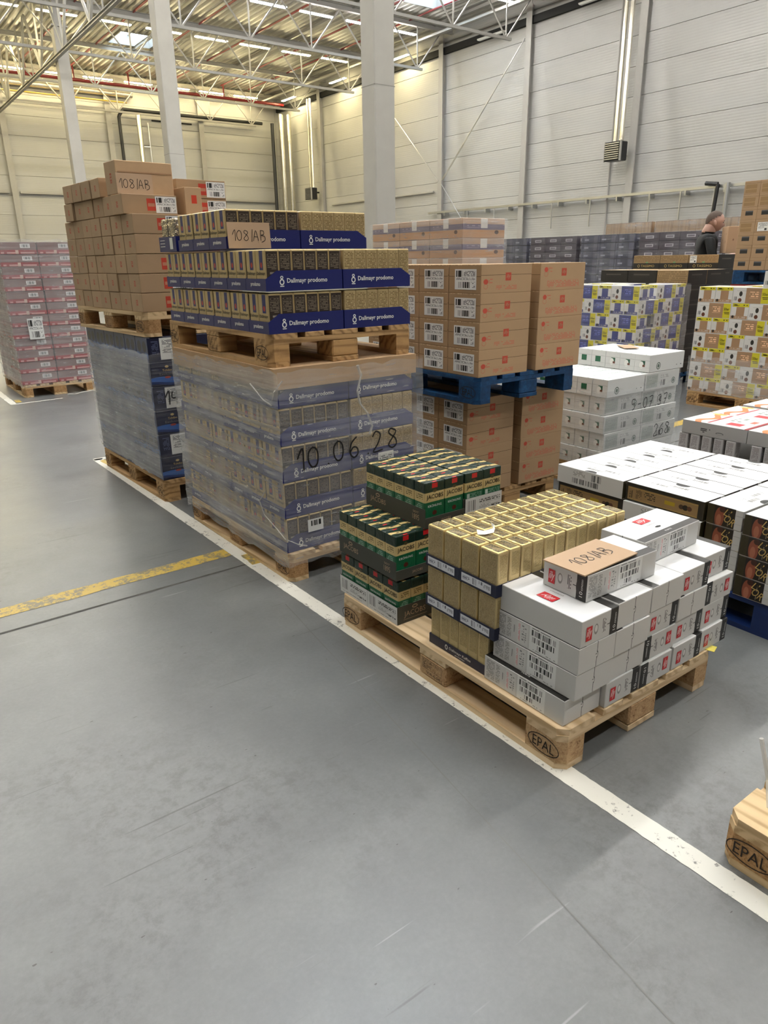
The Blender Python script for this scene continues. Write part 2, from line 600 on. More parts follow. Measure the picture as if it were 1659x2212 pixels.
put(simple('wall_left', M['far_wall'], (X0 - .2, Y0, 0, X0, WY, 12.7)), 'wall_left', kind='structure')
put(simple('wall_front', M['far_wall'], (X0, Y0 - .2, 0, WX, Y0, 12.7)), 'wall_front', kind='structure')
put(simple('wall_right_near', M['far_wall'], (WX + .02, Y0, 0, WX + .2, 7.0, 12.7)), 'wall_right_near', kind='structure')
put(simple('wall_back_left', M['far_wall'], (X0, WY + .02, 0, -3.9, WY + .2, 12.7)), 'wall_back_left', kind='structure')

# trapezoidal roof deck running along the hall, with openings for the rooflights
SKY = [(12.8, 40.4, 15.0, 42.6), (21.3, 26.3, 24.0, 29.0), (12.8, 16.2, 15.5, 19.0), (2.0, 4.5, 4.6, 7.2), (-8, 15, -5.4, 17.6), (-8, 30, -5.4, 32.6)]
def deck():
    v, f = [], []
    per, hgt = 0.33, 0.11
    prof = [(0, hgt), (.09, hgt), (.15, 0), (.27, 0), (.33, hgt)]
    xs = []
    x = X0
    while x < WX:
        for a, z in prof[:-1]:
            xs.append((x + a, Z_DECK + z))
        x += per
    xs.append((x, Z_DECK + hgt))
    for i in range(len(xs) - 1):
        (xa, za), (xb, zb) = xs[i], xs[i + 1]
        cuts = [(Y0, WY + .2)]
        for sx0, sy0, sx1, sy1 in SKY:
            if xb > sx0 and xa < sx1:
                cuts = [q for c in cuts for q in ((c[0], min(c[1], sy0)), (max(c[0], sy1), c[1])) if q[1] > q[0]] if any(c[0] < sy1 and c[1] > sy0 for c in cuts) else cuts
        for a, b in cuts:
            o = len(v)
            v += [(xa, a, za), (xb, a, zb), (xb, b, zb), (xa, b, za)]
            f.append((o, o + 1, o + 2, o + 3))
    me = bpy.data.meshes.new('ceiling')
    me.from_pydata(v, [], f)
    me.update()
    me.materials.append(M['deck'])
    put(me, 'ceiling', kind='structure')
deck()
M['pane'] = NB('rooflight_pane').m
_b = M['pane'].node_tree
_p = _b.nodes['Principled BSDF']
_p.inputs['Base Color'].default_value = (.9, .95, 1, 1)
_p.inputs['Roughness'].default_value = .02
_p.inputs['Transmission Weight'].default_value = 1.0
_p.inputs['IOR'].default_value = 1.02
for i, (a, b, c, d) in enumerate(SKY):
    w = put(simple('upstand', M['steel_light'], (a - .05, b - .05, Z_DECK - .02, a, d + .05, Z_DECK + .55), (c, b - .05, Z_DECK - .02, c + .05, d + .05, Z_DECK + .55),
                   (a, b - .05, Z_DECK - .02, c, b, Z_DECK + .55), (a, d, Z_DECK - .02, c, d + .05, Z_DECK + .55)), 'window_%d' % (i + 1), kind='structure')
    put(simple('pane', M['pane'], (a, b, Z_DECK + .5, c, d, Z_DECK + .505)), 'pane', parent=w)
    put(simple('glazing_bar', M['steel_light'], ((a + c) / 2 - .03, b, Z_DECK + .44, (a + c) / 2 + .03, d, Z_DECK + .5)), 'glazing_bar', parent=w)

# concrete columns of the middle row
COLS = [(7.87, 11.79), (7.87, 22.9), (8.2, 35.4)]
for x, y in COLS + [(7.9, -.4 - 12)]:
    c = put(simple('column', M['column'], (x, y, 0, x + .5, y + .46, 11.0), bevel=.02), 'column', kind='structure')
    put(simple('joint_band', M['seam'], (x - .002, y - .002, 4.72, x + .502, y + .462, 4.735)), 'joint_band', parent=c)
    put(simple('capital', M['steel_grey'], (x - .08, y - .08, 11.0, x + .58, y + .54, 11.06), (x + .1, y + .1, 11.06, x + .4, y + .36, 12.2)), 'capital', parent=c)

# steel columns standing in the two panelled walls
def wall_col(x, y, ax):
    w, d = .34, .26
    if ax == 'y':
        bx = [(x - d, y - w / 2, 0, x - d + .03, y + w / 2, 12.2), (x - d + .03, y - .02, 0, x, y + .02, 12.2)]
    else:
        bx = [(x - w / 2, y - d, 0, x + w / 2, y - d + .03, 12.2), (x - .02, y - d + .03, 0, x + .02, y, 12.2)]
    put(simple('wall_column', M['steel_grey'], *bx), 'wall_column', kind='structure')
for k in range(-1, 6):
    wall_col(WX - .02, 19.1 + 6.1 * k, 'y')
for k in range(-1, 3):
    wall_col(8.3 + 6.1 * k, WY - .02, 'x')

# roof trusses across the hall, each bar a part
def isection(name, length, h, b, t, axis='x'):
    bx = [(0, -b / 2, 0, length, b / 2, t), (0, -b / 2, h - t, length, b / 2, h), (0, -t / 2, t, length, t / 2, h - t)]
    if axis == 'y':
        bx = [(a[1], a[0], a[2], a[4], a[3], a[5]) for a in bx]
    return simple(name, M['steel_light'], *bx)
XT0, XT1 = -9.0, 24.4
TOPM = isection('top_chord', WX - XT0 - .1, .22, .2, .02)
BOTM = simple('bottom_chord', M['steel_light'], (0, -.055, -.055, XT1 - XT0, .055, .055))
H = Z_TOP - Z_BOT
PITCH_N = 3.05
WEBV = tubes('web', M['steel_light'], [((0, 0, 0), (0, 0, H))], .034, 6)
WEBL = tubes('web', M['steel_light'], [((0, 0, 0), (-PITCH_N / 2, 0, H))], .038, 6)
WEBR = tubes('web', M['steel_light'], [((0, 0, 0), (PITCH_N / 2, 0, H))], .038, 6)
for y in TRUSS_Y:
    if y < 10:
        continue
    t = put(TOPM, 'roof_beam', loc=(XT0, y, Z_TOP), kind='structure')
    put(BOTM, 'bottom_chord', loc=(0, 0, Z_BOT - Z_TOP), parent=t)
    x = XT1 - .3 - XT0
    while x > 0:
        for m in (WEBV, WEBL, WEBR):
            if m is WEBR and x + PITCH_N / 2 > WX - XT0:
                continue
            put(m, 'web', loc=(x, 0, Z_BOT - Z_TOP), parent=t)
        x -= PITCH_N
# the beam over the column row, along the hall
LB = isection('long_chord', 45.0, .14, .14, .02, 'y')
lb = put(LB, 'roof_beam', loc=(8.1, 4.0, 9.72), kind='structure')
WL = tubes('web', M['steel_light'], [((0, 0, 0), (0, -1.9, 2.55))], .06, 6)
WR = tubes('web', M['steel_light'], [((0, 0, 0), (0, 1.9, 2.55))], .06, 6)
for k in range(11):
    for m in (WL, WR, tubes('web', M['steel_light'], [((0, 0, 0), (0, 0, 2.55))], .045, 6)):
        put(m, 'web', loc=(0, 1.9 + 4.0 * k, .12), parent=lb)
# secondary purlins along the hall under the deck
PUR = isection('purlin', 45.0, .16, .1, .012, 'y')
for x in (14.2, 20.3, 25.2):
    put(PUR, 'roof_beam', loc=(x, 4.0, Z_DECK - .18), kind='structure')
# ------------------------------------------------------------------ lamps, pipes and fittings of the hall
LAMP_L = 1.75
HOUS = {}
def lamp_mesh(tube):
    body = simple('lamp_body', M['housing'], (-LAMP_L / 2, -.09, .05, LAMP_L / 2, .09, .10), bevel=.01)
    bm = bmesh.new()
    bm_box(bm, -LAMP_L / 2 + .03, -.085, .018, LAMP_L / 2 - .03, .085, .049)
    bmesh.ops.bevel(bm, geom=[e for e in bm.edges if abs(e.verts[0].co.z - .018) < 1e-5 and abs(e.verts[1].co.z - .018) < 1e-5], offset=.014, segments=2, affect='EDGES')
    return body, finish(bm_mesh(bm, 'diffuser'), mats=[tube])
LN, LF = lamp_mesh(M['tube_near']), lamp_mesh(M['tube_far'])
ROWNAME = {10: 'row over the end wall', 9: 'row nearest but one to the end wall', 8: 'third lamp row from the end wall'}
LAMP_X = [24.2 - 2.55 * k for k in range(0, 7)]
def lamp(x, y, z, far, label, group, rot=0.0):
    b, d = LF if far else LN
    o = put(b, 'ceiling_lamp', label, 'lamp', group, (x, y, z), rot)
    put(d, 'diffuser', parent=o)
    put(simple('hanger', M['galv'], (-.01, -.006, .1, .01, .006, .4)), 'hanger', parent=o)
    return o
LZ = Z_TOP - .28
for i, y in enumerate(TRUSS_Y):
    vis = i >= 7
    if not vis:
        continue
    for k in range(10):
        x = 23.4 - 2.42 * k
        nm = {10: 'the roof beam at the end wall', 9: 'the second roof beam from end wall', 8: 'the third roof beam from end wall', 7: 'the fourth roof beam from end wall'}[i]
        lamp(x, y + (.35 if i < 10 else -.75), LZ, i >= 8, 'lit tube lamp under %s, %s from side wall' % (nm, ORD[k + 1]), 'tube lamps under the roof beams')
for k in range(6):
    y = 46.4 - 6.1 * k
    lit = k < 3
    if lit:
        lamp(25.7, y, 11.75, True, 'short row tube lamp along the side wall top, %s from the hall corner' % ORD[k + 1], 'tube lamps along the side wall', PI / 2)
    else:
        o = put(LN[0], 'ceiling_lamp', 'unlit tube lamp at the top of the side wall, %s from the hall corner' % ORD[k + 1], 'lamp', 'tube lamps along the side wall', (26.0, y - .7, 11.35), PI / 2)
        put(finish(LN[1].copy(), mats=[]), 'diffuser', parent=o).data.materials.clear()
        o.children[0].data.materials.append(M['tube_off'])
# continuous light lines over the part of the hall behind and beside the camera, on the same beams
for i, y in enumerate(TRUSS_Y[:7]):
    if i == 0: continue
    put(simple('light_line', M['tube_near'], *[(x, y + .27, LZ, x + 1.75, y + .44, LZ + .03) for x in [25.0 - 1.75 - 2.9 * k for k in range(11)]]), 'ceiling_light_trim', kind='structure')
put(simple('light_line', M['tube_far'], *[(x, y + .3, LZ, x + 1.75, y + .42, LZ + .05) for y in TRUSS_Y[7:] for x in [-4.0 - 2.9 * k for k in range(6)]]), 'ceiling_light_trim', kind='structure')

# white busbar / tray runs along the side wall top
put(simple('tray', M['steel_light'], (24.55, 6, 11.75, 24.75, 49, 11.83), (24.95, 6, 11.92, 25.05, 49, 12.02)), 'cable_duct', 'white twin cable duct running below the roof beside the side wall', 'duct')
put(simple('gutter', M['dark'], (WX - .16, 7, 11.45, WX - .01, 49.4, 11.75)), 'ceiling_trim_1', kind='structure')
# red sprinkler pipes
for i, x in enumerate((5.0, 9.6, 12.2, 15.4, 18.4, 21.6, 23.6)):
    put(tubes('pipe', M['red_pipe'], [((x, 6, Z_DECK - .14), (x, 48, Z_DECK - .14))], .045, 8), 'sprinkler_pipe', 'red sprinkler branch pipe along the roof deck, %s out from the column row' % ORD[i + 1], 'pipe', 'red sprinkler branch pipes')
mp = put(tubes('pipe', M['red_pipe'], [((-4, 47.7, 11.65), (26.0, 47.7, 11.65))], .09, 10), 'sprinkler_main', 'thick red sprinkler main running along the end wall', 'pipe')
for x in (9.6, 12.2, 15.4, 18.4, 21.6):
    put(tubes('riser', M['red_pipe'], [((x, 47.7, 11.65), (x, 47.7, 12.35))], .05, 8), 'riser', parent=mp)
# lagged duct and pipes on the end wall
put(tubes('duct', M['foil'], [((-4, 49.15, 11.45), (16.0, 49.15, 11.45))], .16, 14), 'lagged_pipe', 'shiny foil-lagged pipe running along the end wall top', 'pipe')
put(tubes('duct', M['foil'], [((-4, 48.2, 11.72), (24.5, 48.2, 11.72))], .10, 12), 'lagged_pipe', 'thinner foil-lagged pipe above the yellow pipe by the end wall', 'pipe')
put(tubes('pipe', M['yellow_pipe'], [((-4, 49.1, 11.0), (15.6, 49.1, 11.0))], .04, 8), 'gas_pipe', 'thin yellow pipe below the foil pipe on the end wall', 'pipe')
put(tubes('pipe', M['black_pipe'], [((15.0, 49.1, 0), (15.0, 49.1, 10.2)), ((15.0, 49.1, 10.2), (15.3, 49.1, 10.62)), ((15.3, 49.1, 10.62), (25.0, 49.1, 10.62))], .10, 10), 'drain_pipe', 'black drain pipe bent along the end wall beside the foil riser', 'pipe')
put(tubes('pipe', M['black_pipe'], [((17.2, 49.42, 10.2), (19.9, 49.42, 10.2))], .05, 8), 'cable_run', 'thin black cable run below the bent drain pipe', 'pipe')
put(tubes('pipe', M['foil'], [((16.1, 48.72, 0), (16.1, 48.72, 10.3))], .15, 14), 'foil_riser', 'foil-lagged riser standing on the end wall beside the ladder rail', 'pipe')
lad = put(tubes('rail', M['galv'], [((16.85, 49.2, 0), (16.85, 49.2, 10.0))], .05, 8), 'ladder_rail', 'grey standing rail with brackets beside the foil riser', 'rail')
for z in (4.5, 6.6, 8.6):
    put(tubes('bracket', M['galv'], [((16.45, 49.25, z), (16.85, 49.2, z))], .05, 6), 'bracket', parent=lad)
for i, (x, y) in enumerate(((25.2, 47.4), (25.62, 47.1))):
    put(tubes('pipe', M['foil'], [((x + .4, y, 0), (x + .4, y, 11.0))], .15, 14), 'foil_riser', ['thick foil-lagged riser in the hall corner beside the black pipe', 'thick foil-lagged riser in the hall corner, on the side away from the black pipe'][i], 'pipe', 'foil risers in the hall corner')
put(tubes('pipe', M['black_pipe'], [((25.2, 48.0, 0), (25.2, 48.0, 10.5))], .12, 10), 'drain_pipe', 'straight black pipe standing in the hall corner', 'pipe')
put(tubes('pipe', M['red_pipe'], [((WX - .06, 31.65, 0), (WX - .06, 31.65, 11.4))], .028, 6), 'conduit', 'thin reddish conduit on the side wall beside a steel column', 'pipe')
put(tubes('pipe', M['steel_grey'], [((WX - .06, 20.3, 0), (WX - .06, 20.3, 11.4))], .04, 6), 'conduit', 'thin grey conduit on the side wall beside the heater pipes', 'pipe')

# air heaters with their lagged pipes
def heater(x, y, z, lab):
    h = put(simple('heater_case', M['black_plastic'], (-.25, -.38, -.36, .25, .38, .36), bevel=.03), 'air_heater', lab, 'heater', 'wall air heaters', (x, y, z))
    for k in range(8):
        put(simple('slat', M['galv'], (-.30, -.34, -.30 + .082 * k, -.25, .34, -.275 + .082 * k)), 'slat', parent=h)
    put(simple('side_frame', M['steel_light'], (-.27, -.41, -.38, -.18, -.37, .38)), 'side_frame', parent=h)
    put(simple('side_frame', M['steel_light'], (-.27, .37, -.38, -.18, .41, .38)), 'side_frame', parent=h)
    put(tubes('bracket', M['black_plastic'], [((.2, 0, .1), (.62, 0, .1))], .05, 6), 'bracket', parent=h)
    return h
heater(25.65, 19.45, 5.55, 'dark air heater on the side wall near the white column')
heater(25.65, 43.9, 5.75, 'dark air heater low in the hall corner')
for i, (y, dy) in enumerate(((19.45, 0), (43.9, 0))):
    for j in (0, 1):
        put(tubes('pipe', M['foil'], [((25.75, y - .15 + .3 * j, 5.93 + (.2 if i else 0)), (25.75, y - .15 + .3 * j, 11.4))], .09, 10), 'heater_pipe',
            '%s foil-lagged pipe rising from the %s' % (['inner', 'outer'][j], ['air heater near the white column', 'air heater in the hall corner'][i]), 'pipe', 'lagged heater pipes')
# wall cable tray with brackets and hanging posts
tr = put(simple('tray', M['galv'], (WX - .34, 12.5, 3.86, WX - .12, 32.2, 3.90), (WX - .34, 12.5, 3.90, WX - .33, 32.2, 3.96)), 'cable_tray', 'galvanised cable tray running along the side wall', 'tray')
for k in range(12):
    put(simple('bracket', M['galv'], (WX - .34, -.03, 3.70, WX - .02, .03, 3.86)), 'bracket', loc=(0, 13.2 + 1.6 * k, 0), parent=tr)
for y in (16.6, 18.0, 15.2, 21.0, 23.2, 27.0, 29.0):
    put(tubes('hanging_post', M['galv'], [((WX - .3, y, 3.85), (WX - .3, y, 2.75))], .035, 6), 'hanging_post', parent=tr)
put(tubes('rail', M['steel_light'], [((WX - .1, 32.0, 5.0), (WX - .1, 42.5, 5.0))], .06, 6), 'wall_rail', 'pale horizontal rail on the side wall towards the hall corner', 'rail')
put(simple('rail', M['steel_grey'], (-4, WY - .2, 5.55, 8.0, WY - .05, 5.67), (8.6, WY - .2, 5.55, 26, WY - .05, 5.67)), 'wall_rail', 'grey horizontal rail along the end wall', 'rail')
cb = put(tubes('cables', M['black_plastic'], [((WX - .45, 15.0, 3.98), (WX - .47, 15.15, 1.2)), ((WX - .45, 15.5, 4.04), (WX - .45, 15.0, 3.98))], .075, 8), 'cable_bundle', 'thick black cable bundle dropping from the wall cable tray', 'cable')
put(tubes('pipe', M['galv'], [((WX - .45, 14.6, 4.0), (WX - .45, 14.6, 1.0))], .09, 8), 'cable_bundle', 'grey banded conduit beside the black cable bundle', 'cable')
# tension rods bracing one bay
br = put(tubes('rod', M['galv'], [((WX - .3, 31.0, 5.5), (WX - .3, 25.4, 10.9))], .025, 6), 'brace_rod', 'thin diagonal brace rod rising from the steel column joint', 'rod', 'wall brace rods')
put(tubes('rod', M['galv'], [((WX - .38, 31.0, 5.5), (WX - .38, 25.7, 10.5))], .018, 6), 'brace_rod', 'thinner diagonal brace rod just under another rising rod', 'rod', 'wall brace rods')
put(tubes('rod', M['galv'], [((WX - .3, 31.4, 5.5), (WX - .3, 37.2, 10.9))], .022, 6), 'brace_rod', 'thin diagonal brace rod on the bay towards the hall corner', 'rod', 'wall brace rods')
put(tubes('rod', M['galv'], [((WX - .40, 31.0, 5.3), (WX - .40, 26.2, .02))], .022, 6), 'brace_rod', 'thin diagonal brace rod falling from the steel column joint', 'rod', 'wall brace rods')
# ================================================================== pallets
def m_wood(name, a, b_, axis, rough=.6, dark=.0):
    b = NB(name)
    sc = (45, 45, 45)
    sc = tuple(2.2 if i == axis else 38 for i in range(3))
    v = b.mapped('Object', sc)
    g = b.noise(1.0, v, 5.0, 0.6)
    w = b.n('ShaderNodeTexWave', wave_type='BANDS', bands_direction='DIAGONAL')
    w.inputs['Scale'].default_value = 0.35
    w.inputs['Distortion'].default_value = 6.0
    b.t.links.new(v, w.inputs['Vector'])
    f = b.math('ADD', b.math('MULTIPLY', g, .65), b.math('MULTIPLY', w.outputs[0], .35))
    col = b.ramp(f, [(.28, lin(b_)), (.52, lin(a)), (.75, tuple(min(1, x * 1.08) for x in lin(a)[:3]) + (1,))])
    if dark:
        st = b.noise(9.0, b.mapped('Object', (1, 1, 1)), 5.0, .7)
        col = b.mix(col, lin((.30, .22, .14)), b.math('MULTIPLY', b.math('SUBTRACT', st, .5, clamp=True), dark, clamp=True))
    b.bump(g, .15, .004)
    return b.done(col, rough, 0, .3)
def m_chip(name, a, b_):
    b = NB(name)
    v = b.mapped('Object', (1, 1, 1))
    n1 = b.noise(150.0, v, 3.0, .7)
    n2 = b.noise(40.0, v, 4.0, .7)
    f = b.math('ADD', b.math('MULTIPLY', n1, .55), b.math('MULTIPLY', n2, .45))
    col = b.ramp(f, [(.36, lin((.46, .34, .23))), (.42, lin(b_)), (.58, lin(a))])
    b.bump(f, .3, .004)
    return b.done(col, .85, 0, .2)
WOOD = {
    'new': (m_wood('fresh_pine_across', (.87, .77, .62), (.77, .65, .49), 0), m_wood('fresh_pine_along', (.88, .78, .63), (.78, .66, .50), 1), m_chip('chipboard_block', (.80, .67, .51), (.70, .56, .41))),
    'old': (m_wood('worn_pine_across', (.72, .58, .40), (.55, .42, .27), 0, .7, 1.6), m_wood('worn_pine_along', (.74, .60, .42), (.57, .44, .29), 1, .7, 1.6), m_wood('worn_block', (.73, .58, .39), (.55, .41, .26), 0, .75, 1.8)),
    'chip': (m_wood('pale_pine_across', (.83, .72, .555), (.70, .58, .42), 0, .65, .6), m_wood('pale_pine_along', (.84, .73, .565), (.71, .59, .43), 1, .65, .6), m_chip('pale_chip_block', (.72, .57, .40), (.58, .44, .29))),
}
def m_bluewood():
    b = NB('blue_pallet_paint')
    v = b.mapped('Object', (1, 1, 1))
    n = b.noise(22.0, v, 6.0, .75)
    col = b.ramp(n, [(.3, lin((.02, .15, .27))), (.55, lin((.035, .245, .42))), (.68, lin((.08, .33, .51))), (.74, lin((.42, .40, .34)))])
    b.bump(n, .2, .004)
    return b.done(col, .6, 0, .4)
BLUE = m_bluewood()
M['navy_pallet'] = plain('deep_blue_pallet_paint', (.07, .165, .36), .45, vary=.15)
WOOD['blue'] = (BLUE, BLUE, BLUE)
WOOD['navy'] = (M['navy_pallet'],) * 3
M['burn'] = plain('burnt_mark', (.12, .075, .05), .8)
M['ink'] = plain('black_marker_ink', (.05, .05, .055), .5)
M['nail'] = plain('nail_head', (.30, .27, .24), .5, .6)

def prism(name, m, poly, z0, z1):
    n = len(poly)
    v = [(x, y, z0) for x, y in poly] + [(x, y, z1) for x, y in poly]
    f = [tuple(range(n - 1, -1, -1)), tuple(range(n, 2 * n))] + [(i, (i + 1) % n, n + (i + 1) % n, n + i) for i in range(n)]
    me = bpy.data.meshes.new(name)
    me.from_pydata(v, [], f)
    me.update()
    return finish(me, mats=[m])

def cut_board(name, m, w, l, t, c0, c1):
    """board w x l centred, with the corners on its -x side (c0) or +x side (c1) cut off"""
    a, b, k = w / 2, l / 2, .028
    p = []
    p += [(-a + k, -b), (a - k if c1 else a, -b)] if c0 else [(-a, -b), (a - k if c1 else a, -b)]
    if c1: p += [(a, -b + k), (a, b - k), (a - k, b)]
    else: p += [(a, b)]
    if c0: p += [(-a + k, b), (-a, b - k), (-a, -b + k)]
    else: p += [(-a, b)]
    return prism(name, m, p, 0, t)

_pal = {}
def pallet_meshes(style):
    if style in _pal:
        return _pal[style]
    wx, wy, wb = WOOD[style]
    d = {}
    d['deck_wide_l'] = cut_board('deck_board', wy, .145, 1.2, .022, True, False)
    d['deck_wide_r'] = cut_board('deck_board', wy, .145, 1.2, .022, False, True)
    d['deck_wide'] = simple('deck_board', wy, (-.0725, -.6, 0, .0725, .6, .022), bevel=.002)
    d['deck_thin'] = simple('deck_board', wy, (-.05, -.6, 0, .05, .6, .022), bevel=.002)
    d['cross'] = simple('cross_board', wx, (-.4, -.0725, 0, .4, .0725, .022), bevel=.002)
    d['bot_l'] = cut_board('bottom_board', wy, .10, 1.2, .022, True, False)
    d['bot_r'] = cut_board('bottom_board', wy, .10, 1.2, .022, False, True)
    d['bot_m'] = simple('bottom_board', wy, (-.0725, -.6, 0, .0725, .6, .022), bevel=.002)
    d['block'] = simple('block', wb, (-.05, -.0725, 0, .05, .0725, .078), bevel=.006)
    c_ = .024
    for sx in (-1, 1):
        for sy in (-1, 1):
            q = [(sx * (.05 - c_), sy * .0725), (-sx * .05, sy * .0725), (-sx * .05, -sy * .0725), (sx * .05, -sy * .0725), (sx * .05, sy * (.0725 - c_))]
            d['block%d%d' % (sx, sy)] = prism('block', wb, q if sx * sy > 0 else q[::-1], 0, .078)
    for sy in (-1, 1):
        q = [(-.4, -sy * .0725), (.4, -sy * .0725), (.4, sy * (.0725 - c_)), (.4 - c_, sy * .0725), (-.4 + c_, sy * .0725), (-.4, sy * (.0725 - c_))]
        d['cross%d' % sy] = prism('cross_board', wx, q if sy > 0 else q[::-1], 0, .022)
    d['block_m'] = simple('block', wb, (-.0725, -.0725, 0, .0725, .0725, .078), bevel=.006)
    e = Marks(.1, .145, .078)
    e.ring('-x', .0725, .039, .062, .032, .0032, M['burn']).text('-x', 'EPAL', .0725, .039, .085, M['burn'], .034)
    d['stamp_logo'] = e.mesh('stamp')
    e = Marks(.1, .145, .078)
    for q in ((.02, .03, .125, .031), (.02, .07, .125, .071), (.02, .03, .0215, .071), (.1235, .03, .125, .071), (.045, .03, .0465, .071)):
        e.quad('-x', *q, M['burn'])
    e.text('-x', 'IPPC', .033, .05, .034, M['burn'], .016, rot=PI / 2).text('-x', 'UA-13111', .085, .061, .066, M['burn'], .011).text('-x', 'HT', .062, .044, .022, M['burn'], .012).text('-x', '00A-6-04', .08, .018, .075, M['burn'], .013)
    d['stamp_code'] = e.mesh('stamp')
    _pal[style] = d
    return d

def pallet(fr, style, label, cat='pallet', z=0.0, stamps=True, group=None):
    d = pallet_meshes(style)
    root = put(None, 'blue_pallet' if style in ('blue', 'navy') else 'wooden_pallet', label, cat, group, fr(0, 0, z), fr.r)
    xs = [(.0725, 'deck_wide_l'), (.236, 'deck_thin'), (.4, 'deck_wide'), (.564, 'deck_thin'), (.7275, 'deck_wide_r')]
    for x, k in xs:
        put(d[k], 'deck_board', parent=root, loc=(x, .6 + jit(.001), .122))
    for y in (.0725, .6, 1.1275):
        put(d['cross' if y == .6 else 'cross-1' if y < .5 else 'cross1'], 'cross_board', parent=root, loc=(.4, y, .100))
    for x, k in ((.05, 'bot_l'), (.4, 'bot_m'), (.75, 'bot_r')):
        put(d[k], 'bottom_board', parent=root, loc=(x, .6, 0))
        for y in (.0725, .6, 1.1275):
            b = put(d['block_m' if k == 'bot_m' else 'block' if y == .6 else 'block%d%d' % (-1 if x < .4 else 1, -1 if y < .5 else 1)], 'block', parent=root, loc=(x, y, .022))
            if stamps and k == 'bot_l':
                put(d['stamp_code' if y == .6 else 'stamp_logo'], 'stamp', parent=b)
    return root

# ================================================================== print and packaging materials
CARD = (.715, .595, .46)
M['card'] = printed('brown_cardboard', CARD, [], .75, spec=.2, vary=.07)
M['card_edge'] = plain('cardboard_edge', (.64, .50, .37), .8)
M['card_sign'] = printed('cut_cardboard', (.735, .625, .515), [], .75, spec=.2, vary=.03)
M['white_card'] = printed('white_board', (.86, .86, .855), [], .5, vary=.012)
M['red'] = plain('red_print', (.77, .11, .15), .45)
M['red_card'] = plain('red_print_on_card', (.80, .25, .17), .6)
M['white'] = plain('white_print', (.93, .93, .92), .45)
M['black'] = plain('black_print', (.09, .09, .09), .4)
M['greytext'] = plain('grey_print', (.45, .44, .43), .6)
M['goldtext'] = plain('gold_print', (.80, .68, .40), .4)
M['label'] = printed('parcel_label', (.88, .88, .87), [
    ('bars', .06, .62, .36, .93, (.12, .12, .12), 26), ('text', .42, .66, .94, .93, (.25, .25, .25), 5, 24),
    ('text', .06, .47, .94, .58, (.3, .3, .3), 2, 30), ('bars', .18, .08, .70, .38, (.10, .10, .10), 40), ('text', .75, .1, .95, .38, (.3, .3, .3), 4, 16)], .4)
M['label_plain'] = printed('slip_label', (.88, .88, .86), [('text', .08, .55, .92, .92, (.35, .35, .35), 7, 22), ('text', .08, .3, .6, .5, (.4, .4, .4), 4, 16), ('bars', .62, .08, .9, .32, (.2, .2, .2), 26)], .4)
M['barcode'] = printed('barcode_slip', (.9, .9, .89), [('bars', .12, .45, .88, .88, (.08, .08, .08), 34)], .4)
M['silver'] = printed('silver_foil_pack', (.72, .68, .62), [], .25, .85, vary=.2, crumple=.9)

def carton(cache={}, **k):
    return box_mesh(**k)

# ================================================================== 1. the mixed pallet in front
F1 = Frame(0, 0, 0)
pallet(F1, 'new', 'fresh pine pallet with burnt oval stamps carrying green, gold and white goods')
Z1 = .1445

# ---- white capsule cases
IW, ID, IH = .168, .335, .0865
W_ = (.80, .795, .785)
M['iw_top'] = printed('case_top', (.90, .90, .90), [('rect', .80, 0, 1, 1, (.13, .125, .12))], .35, vary=.01)
M['iw_bot'] = printed('case_bottom', (.88, .88, .875), [('rect', .03, .46, .06, .54, (.4, .4, .4))], .45, vary=.01)
M['iw_end'] = printed('case_end', W_, [('rect', .78, 0, 1, 1, (.12, .115, .11)), ('disc', .40, .50, .055, .20, (.55, .54, .53)), ('disc', .40, .52, .038, .13, (.86, .85, .84)),
    ('vtext', .56, .25, .66, .78, (.35, .34, .34), 3, 15), ('rect', .70, .47, .80, .50, (.1, .1, .1)), ('disc', .82, .48, .05, .28, (.16, .155, .15))], .45, vary=.01)
M['iw_blank'] = printed('case_blank_end', (.815, .81, .80), [('rect', .493, .55, .508, 1, (.22, .22, .22)), ('ring', .49, .5, .042, .14, (.18, .18, .18), .60), ('rect', .43, .3, .49, .7, (.815, .81, .80)),
    ('rect', .46, .51, .50, .54, (.2, .2, .2)), ('rect', .486, 0, .500, .42, (.22, .22, .22))], .45, vary=.01)
M['iw_side'] = printed('case_text_side', W_, [('text', .03, .12, .14, .92, (.47, .46, .46), 16, 160), ('text', .155, .12, .21, .9, (.5, .49, .48), 14, 170), ('vtext', .245, .4, .26, .7, (.35, .35, .35), 1, 12),
    ('rect', .29, .08, .42, .92, (.835, .83, .82)), ('vtext', .30, .15, .325, .85, (.86, .55, .58), 2, 20), ('text', .345, .2, .37, .85, (.5, .5, .5), 6, 80), ('text', .38, .15, .40, .85, (.55, .55, .55), 8, 90),
    ('rect', .44, .05, .78, .97, (.90, .90, .895)), ('text', .46, .90, .70, .95, (.3, .3, .3), 1, 60),
    ('bars', .465, .64, .745, .86, (.16, .16, .16), 190), ('bars', .475, .38, .735, .59, (.16, .16, .16), 190), ('bars', .535, .15, .635, .33, (.16, .16, .16), 190), ('text', .46, .07, .75, .11, (.35, .35, .35), 1, 70)], .45, vary=.01)
M['iw_plain'] = printed('case_plain_side', W_, [], .45, vary=.012)
IWM = box_mesh('capsule_case', IW, ID, IH, {'-y': M['iw_end'], '+y': M['iw_blank'], '+x': M['iw_side'], '-x': M['iw_plain'], '+z': M['iw_top'], '-z': M['iw_bot']}, bevel=.0015)
k = Marks(IW, ID, IH)
k.quad('-y', .022, .016, .048, .062, M['red']).text('-y', 'illy', .035, .039, .022, M['white'], .034, shear=.35)
k.text('-y', '10', .150, .022, .018, M['white'], .012, rot=PI / 2).text('-y', 'ESPRESSO', .153, .053, .036, M['white'], .006, rot=PI / 2)
